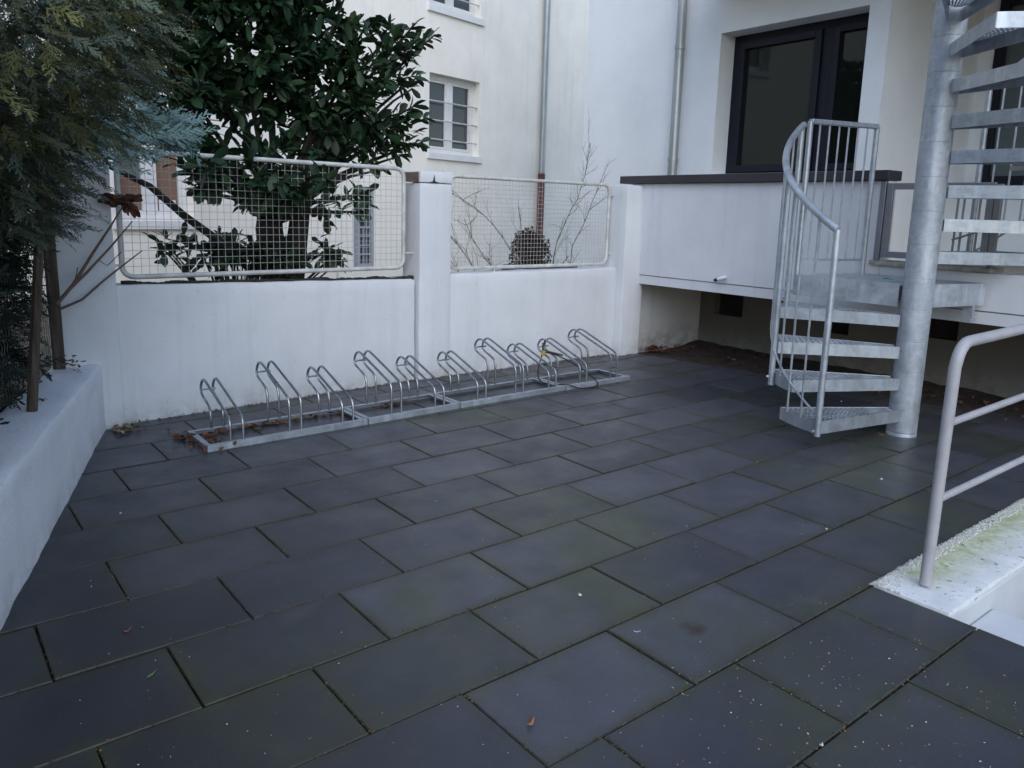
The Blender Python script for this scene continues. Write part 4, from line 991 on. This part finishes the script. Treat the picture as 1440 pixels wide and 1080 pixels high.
jm = [p for p in jm if not (p[0] > 2.33 and p[1] < -1.12)]
litter('joint_moss', 'brown and green moss growing in the paving joints', jm, MOSSY, (.003, .010), 'moss')

def flat_leaf(name, label, cat, loc, size, mat, ang, shape='leaf', lift=.012):
    s = MB(); n = 12; P = []
    for i in range(n):
        a = 2*math.pi*i/n; w = .42 if shape == 'leaf' else (.16 if shape == 'blade' else .7)
        r = 1+.12*math.sin(3*a+size*50); x = math.cos(a)*r; y = math.sin(a)*w*r*(1-.25*math.cos(a))
        ca, sa = math.cos(rad(ang)), math.sin(rad(ang))
        lf_ = .002 if shape == 'chip' else lift; sz = size*.62 if shape == 'chip' else size
        P.append((loc[0]+sz*(x*ca-y*sa), loc[1]+sz*(x*sa+y*ca), .003+lf_*abs(math.cos(a))**2*(1 if math.cos(a) > 0 else .45)+.003*random.random()))
    P.append((loc[0], loc[1], .0035)); t = thing(name, label, cat, (loc[0], loc[1], 0))
    s.add(P, [(i, (i+1) % n, n) for i in range(n)], True); o = s.build('blade' if shape != 'chip' else 'chip', mat, t)
    o.modifiers.new('thick', 'SOLIDIFY').thickness = .0012 if shape != 'chip' else .003
    return t
flat_leaf('fallen_leaf', 'orange brown fallen leaf lying nearest to the camera', 'leaf', (.73, -.98), .017, LEAFO, 20)
flat_leaf('fallen_petal', 'cream curled petal on a slab in the middle of the yard', 'petal', (1.35, -.53), .014, PEBBLE, 60, 'chip')
flat_leaf('fallen_leaf', 'small brown fallen leaf near the left low wall', 'leaf', (-.05, .16), .015, LEAFD, 10)
flat_leaf('grass_blade', 'short green grass blade lying on the paving at lower left', 'grass blade', (-.05, -.14), .020, GRASSB, 35, 'blade', .004)
flat_leaf('paper_scrap', 'small white scrap lying beside the rusty stain', 'scrap', (1.33, -.83), .012, PEBW, -40, 'blade', .004)
flat_leaf('stone_chip', 'white stone chip in a joint near the bottom right of the paving', 'stone chip', (1.31, -1.51), .010, PEBW, 0, 'chip')
flat_leaf('stone_chip', 'white stone chip on the slab left of the bicycle racks', 'stone chip', (.16, 1.23), .009, PEBW, 40, 'chip')
flat_leaf('fallen_leaf', 'yellow brown leaf on the paving beside the stair pole foot', 'leaf', (4.50, -.12), .022, LEAFO, 80)
flat_leaf('stone_chip', 'white flake on the paving right of the stair pole', 'stone chip', (3.62, -.55), .016, PEBW, 10, 'chip')
flat_leaf('stone_chip', 'small white flake on the paving under the lowest treads', 'stone chip', (5.18, .52), .012, PEBW, 10, 'chip')
flat_leaf('stone_chip', 'pale flake on a joint in front of the spiral stair', 'stone chip', (2.71, -.74), .010, PEBBLE, 10, 'chip')

# trees on the far side of the yard (mirrored in the dark windows)
def backdrop_tree(label, x, y, h, r):
    t = thing('broadleaf_tree', label, 'tree', (x, y, 0), 'trees across the yard')
    s = MB(); s.tube([(x, y, -.1), (x+.1, y, h*.5), (x, y, h*.8)], [.2, .15, .05], 8); s.build('trunk', BARK, t)
    c, o = lobe_points([(x, y, h*.62, r, r, h*.36), (x+.4*r, y+.5*r, h*.5, r*.7, r*.7, h*.25), (x, y-.6*r, h*.45, r*.7, r*.7, h*.25)], 28, .3)
    v, f, tn = whorls(c, o, (.28, .42), (7, 10), .9); np_mesh('crown', v, f, LAUREL, t, tn, True)
backdrop_tree('tall dark tree across the yard, left one of three', -12.5, 6.2, 7.0, 2.2)
backdrop_tree('tall dark tree across the yard, middle one of three', -13.2, 0, 7.5, 2.6)
backdrop_tree('tall dark tree across the yard, right one of three', -12.6, -6.0, 7.0, 2.4)

# ------------------------------------------------------------------ light, camera, view
w = bpy.data.worlds.new('World'); sc.world = w; w.use_nodes = True; t = w.node_tree
sky = t.nodes.new('ShaderNodeTexSky'); sky.sky_type = 'NISHITA'; sky.sun_disc = False
EL, AZ = 40, 212
sky.sun_elevation = rad(EL); sky.sun_rotation = rad(AZ); sky.dust_density = .8; sky.ozone_density = 3.0; sky.air_density = 1.2
bg = t.nodes['Background']; bg.inputs['Strength'].default_value = .15; t.links.new(sky.outputs['Color'], bg.inputs['Color'])
L = bpy.data.lights.new('sun', 'SUN'); L.energy = .7; L.angle = rad(60); L.color = (1, .97, .93)
lo = bpy.data.objects.new('sun', L); COL.objects.link(lo)
sd = Vector((math.sin(rad(AZ))*math.cos(rad(EL)), math.cos(rad(AZ))*math.cos(rad(EL)), math.sin(rad(EL))))
lo.rotation_euler = sd.to_track_quat('Z', 'Y').to_euler()

cam = bpy.data.cameras.new('camera'); co = bpy.data.objects.new('camera', cam); COL.objects.link(co); sc.camera = co
Rv, Uv, Fv = Vector((.78819444, -.61488789, .02573726)), Vector((.08639872, .15196260, .98460278)), Vector((.60933143, .77383477, -.17290160))
M = Matrix((Rv, Uv, -Fv)).transposed().to_4x4(); M.translation = Vector((-.55352, -2.42031, 1.40377)); co.matrix_world = M
cam.sensor_width = 36; cam.sensor_fit = 'HORIZONTAL'; cam.lens = 27.07964; cam.shift_x = .0131757; cam.shift_y = -.0378229
cam.clip_start = .05; cam.clip_end = 500
sc.view_settings.view_transform = 'Standard'; sc.view_settings.look = 'None'; sc.view_settings.exposure = .82; sc.view_settings.gamma = 1
sc.view_settings.use_curve_mapping = False
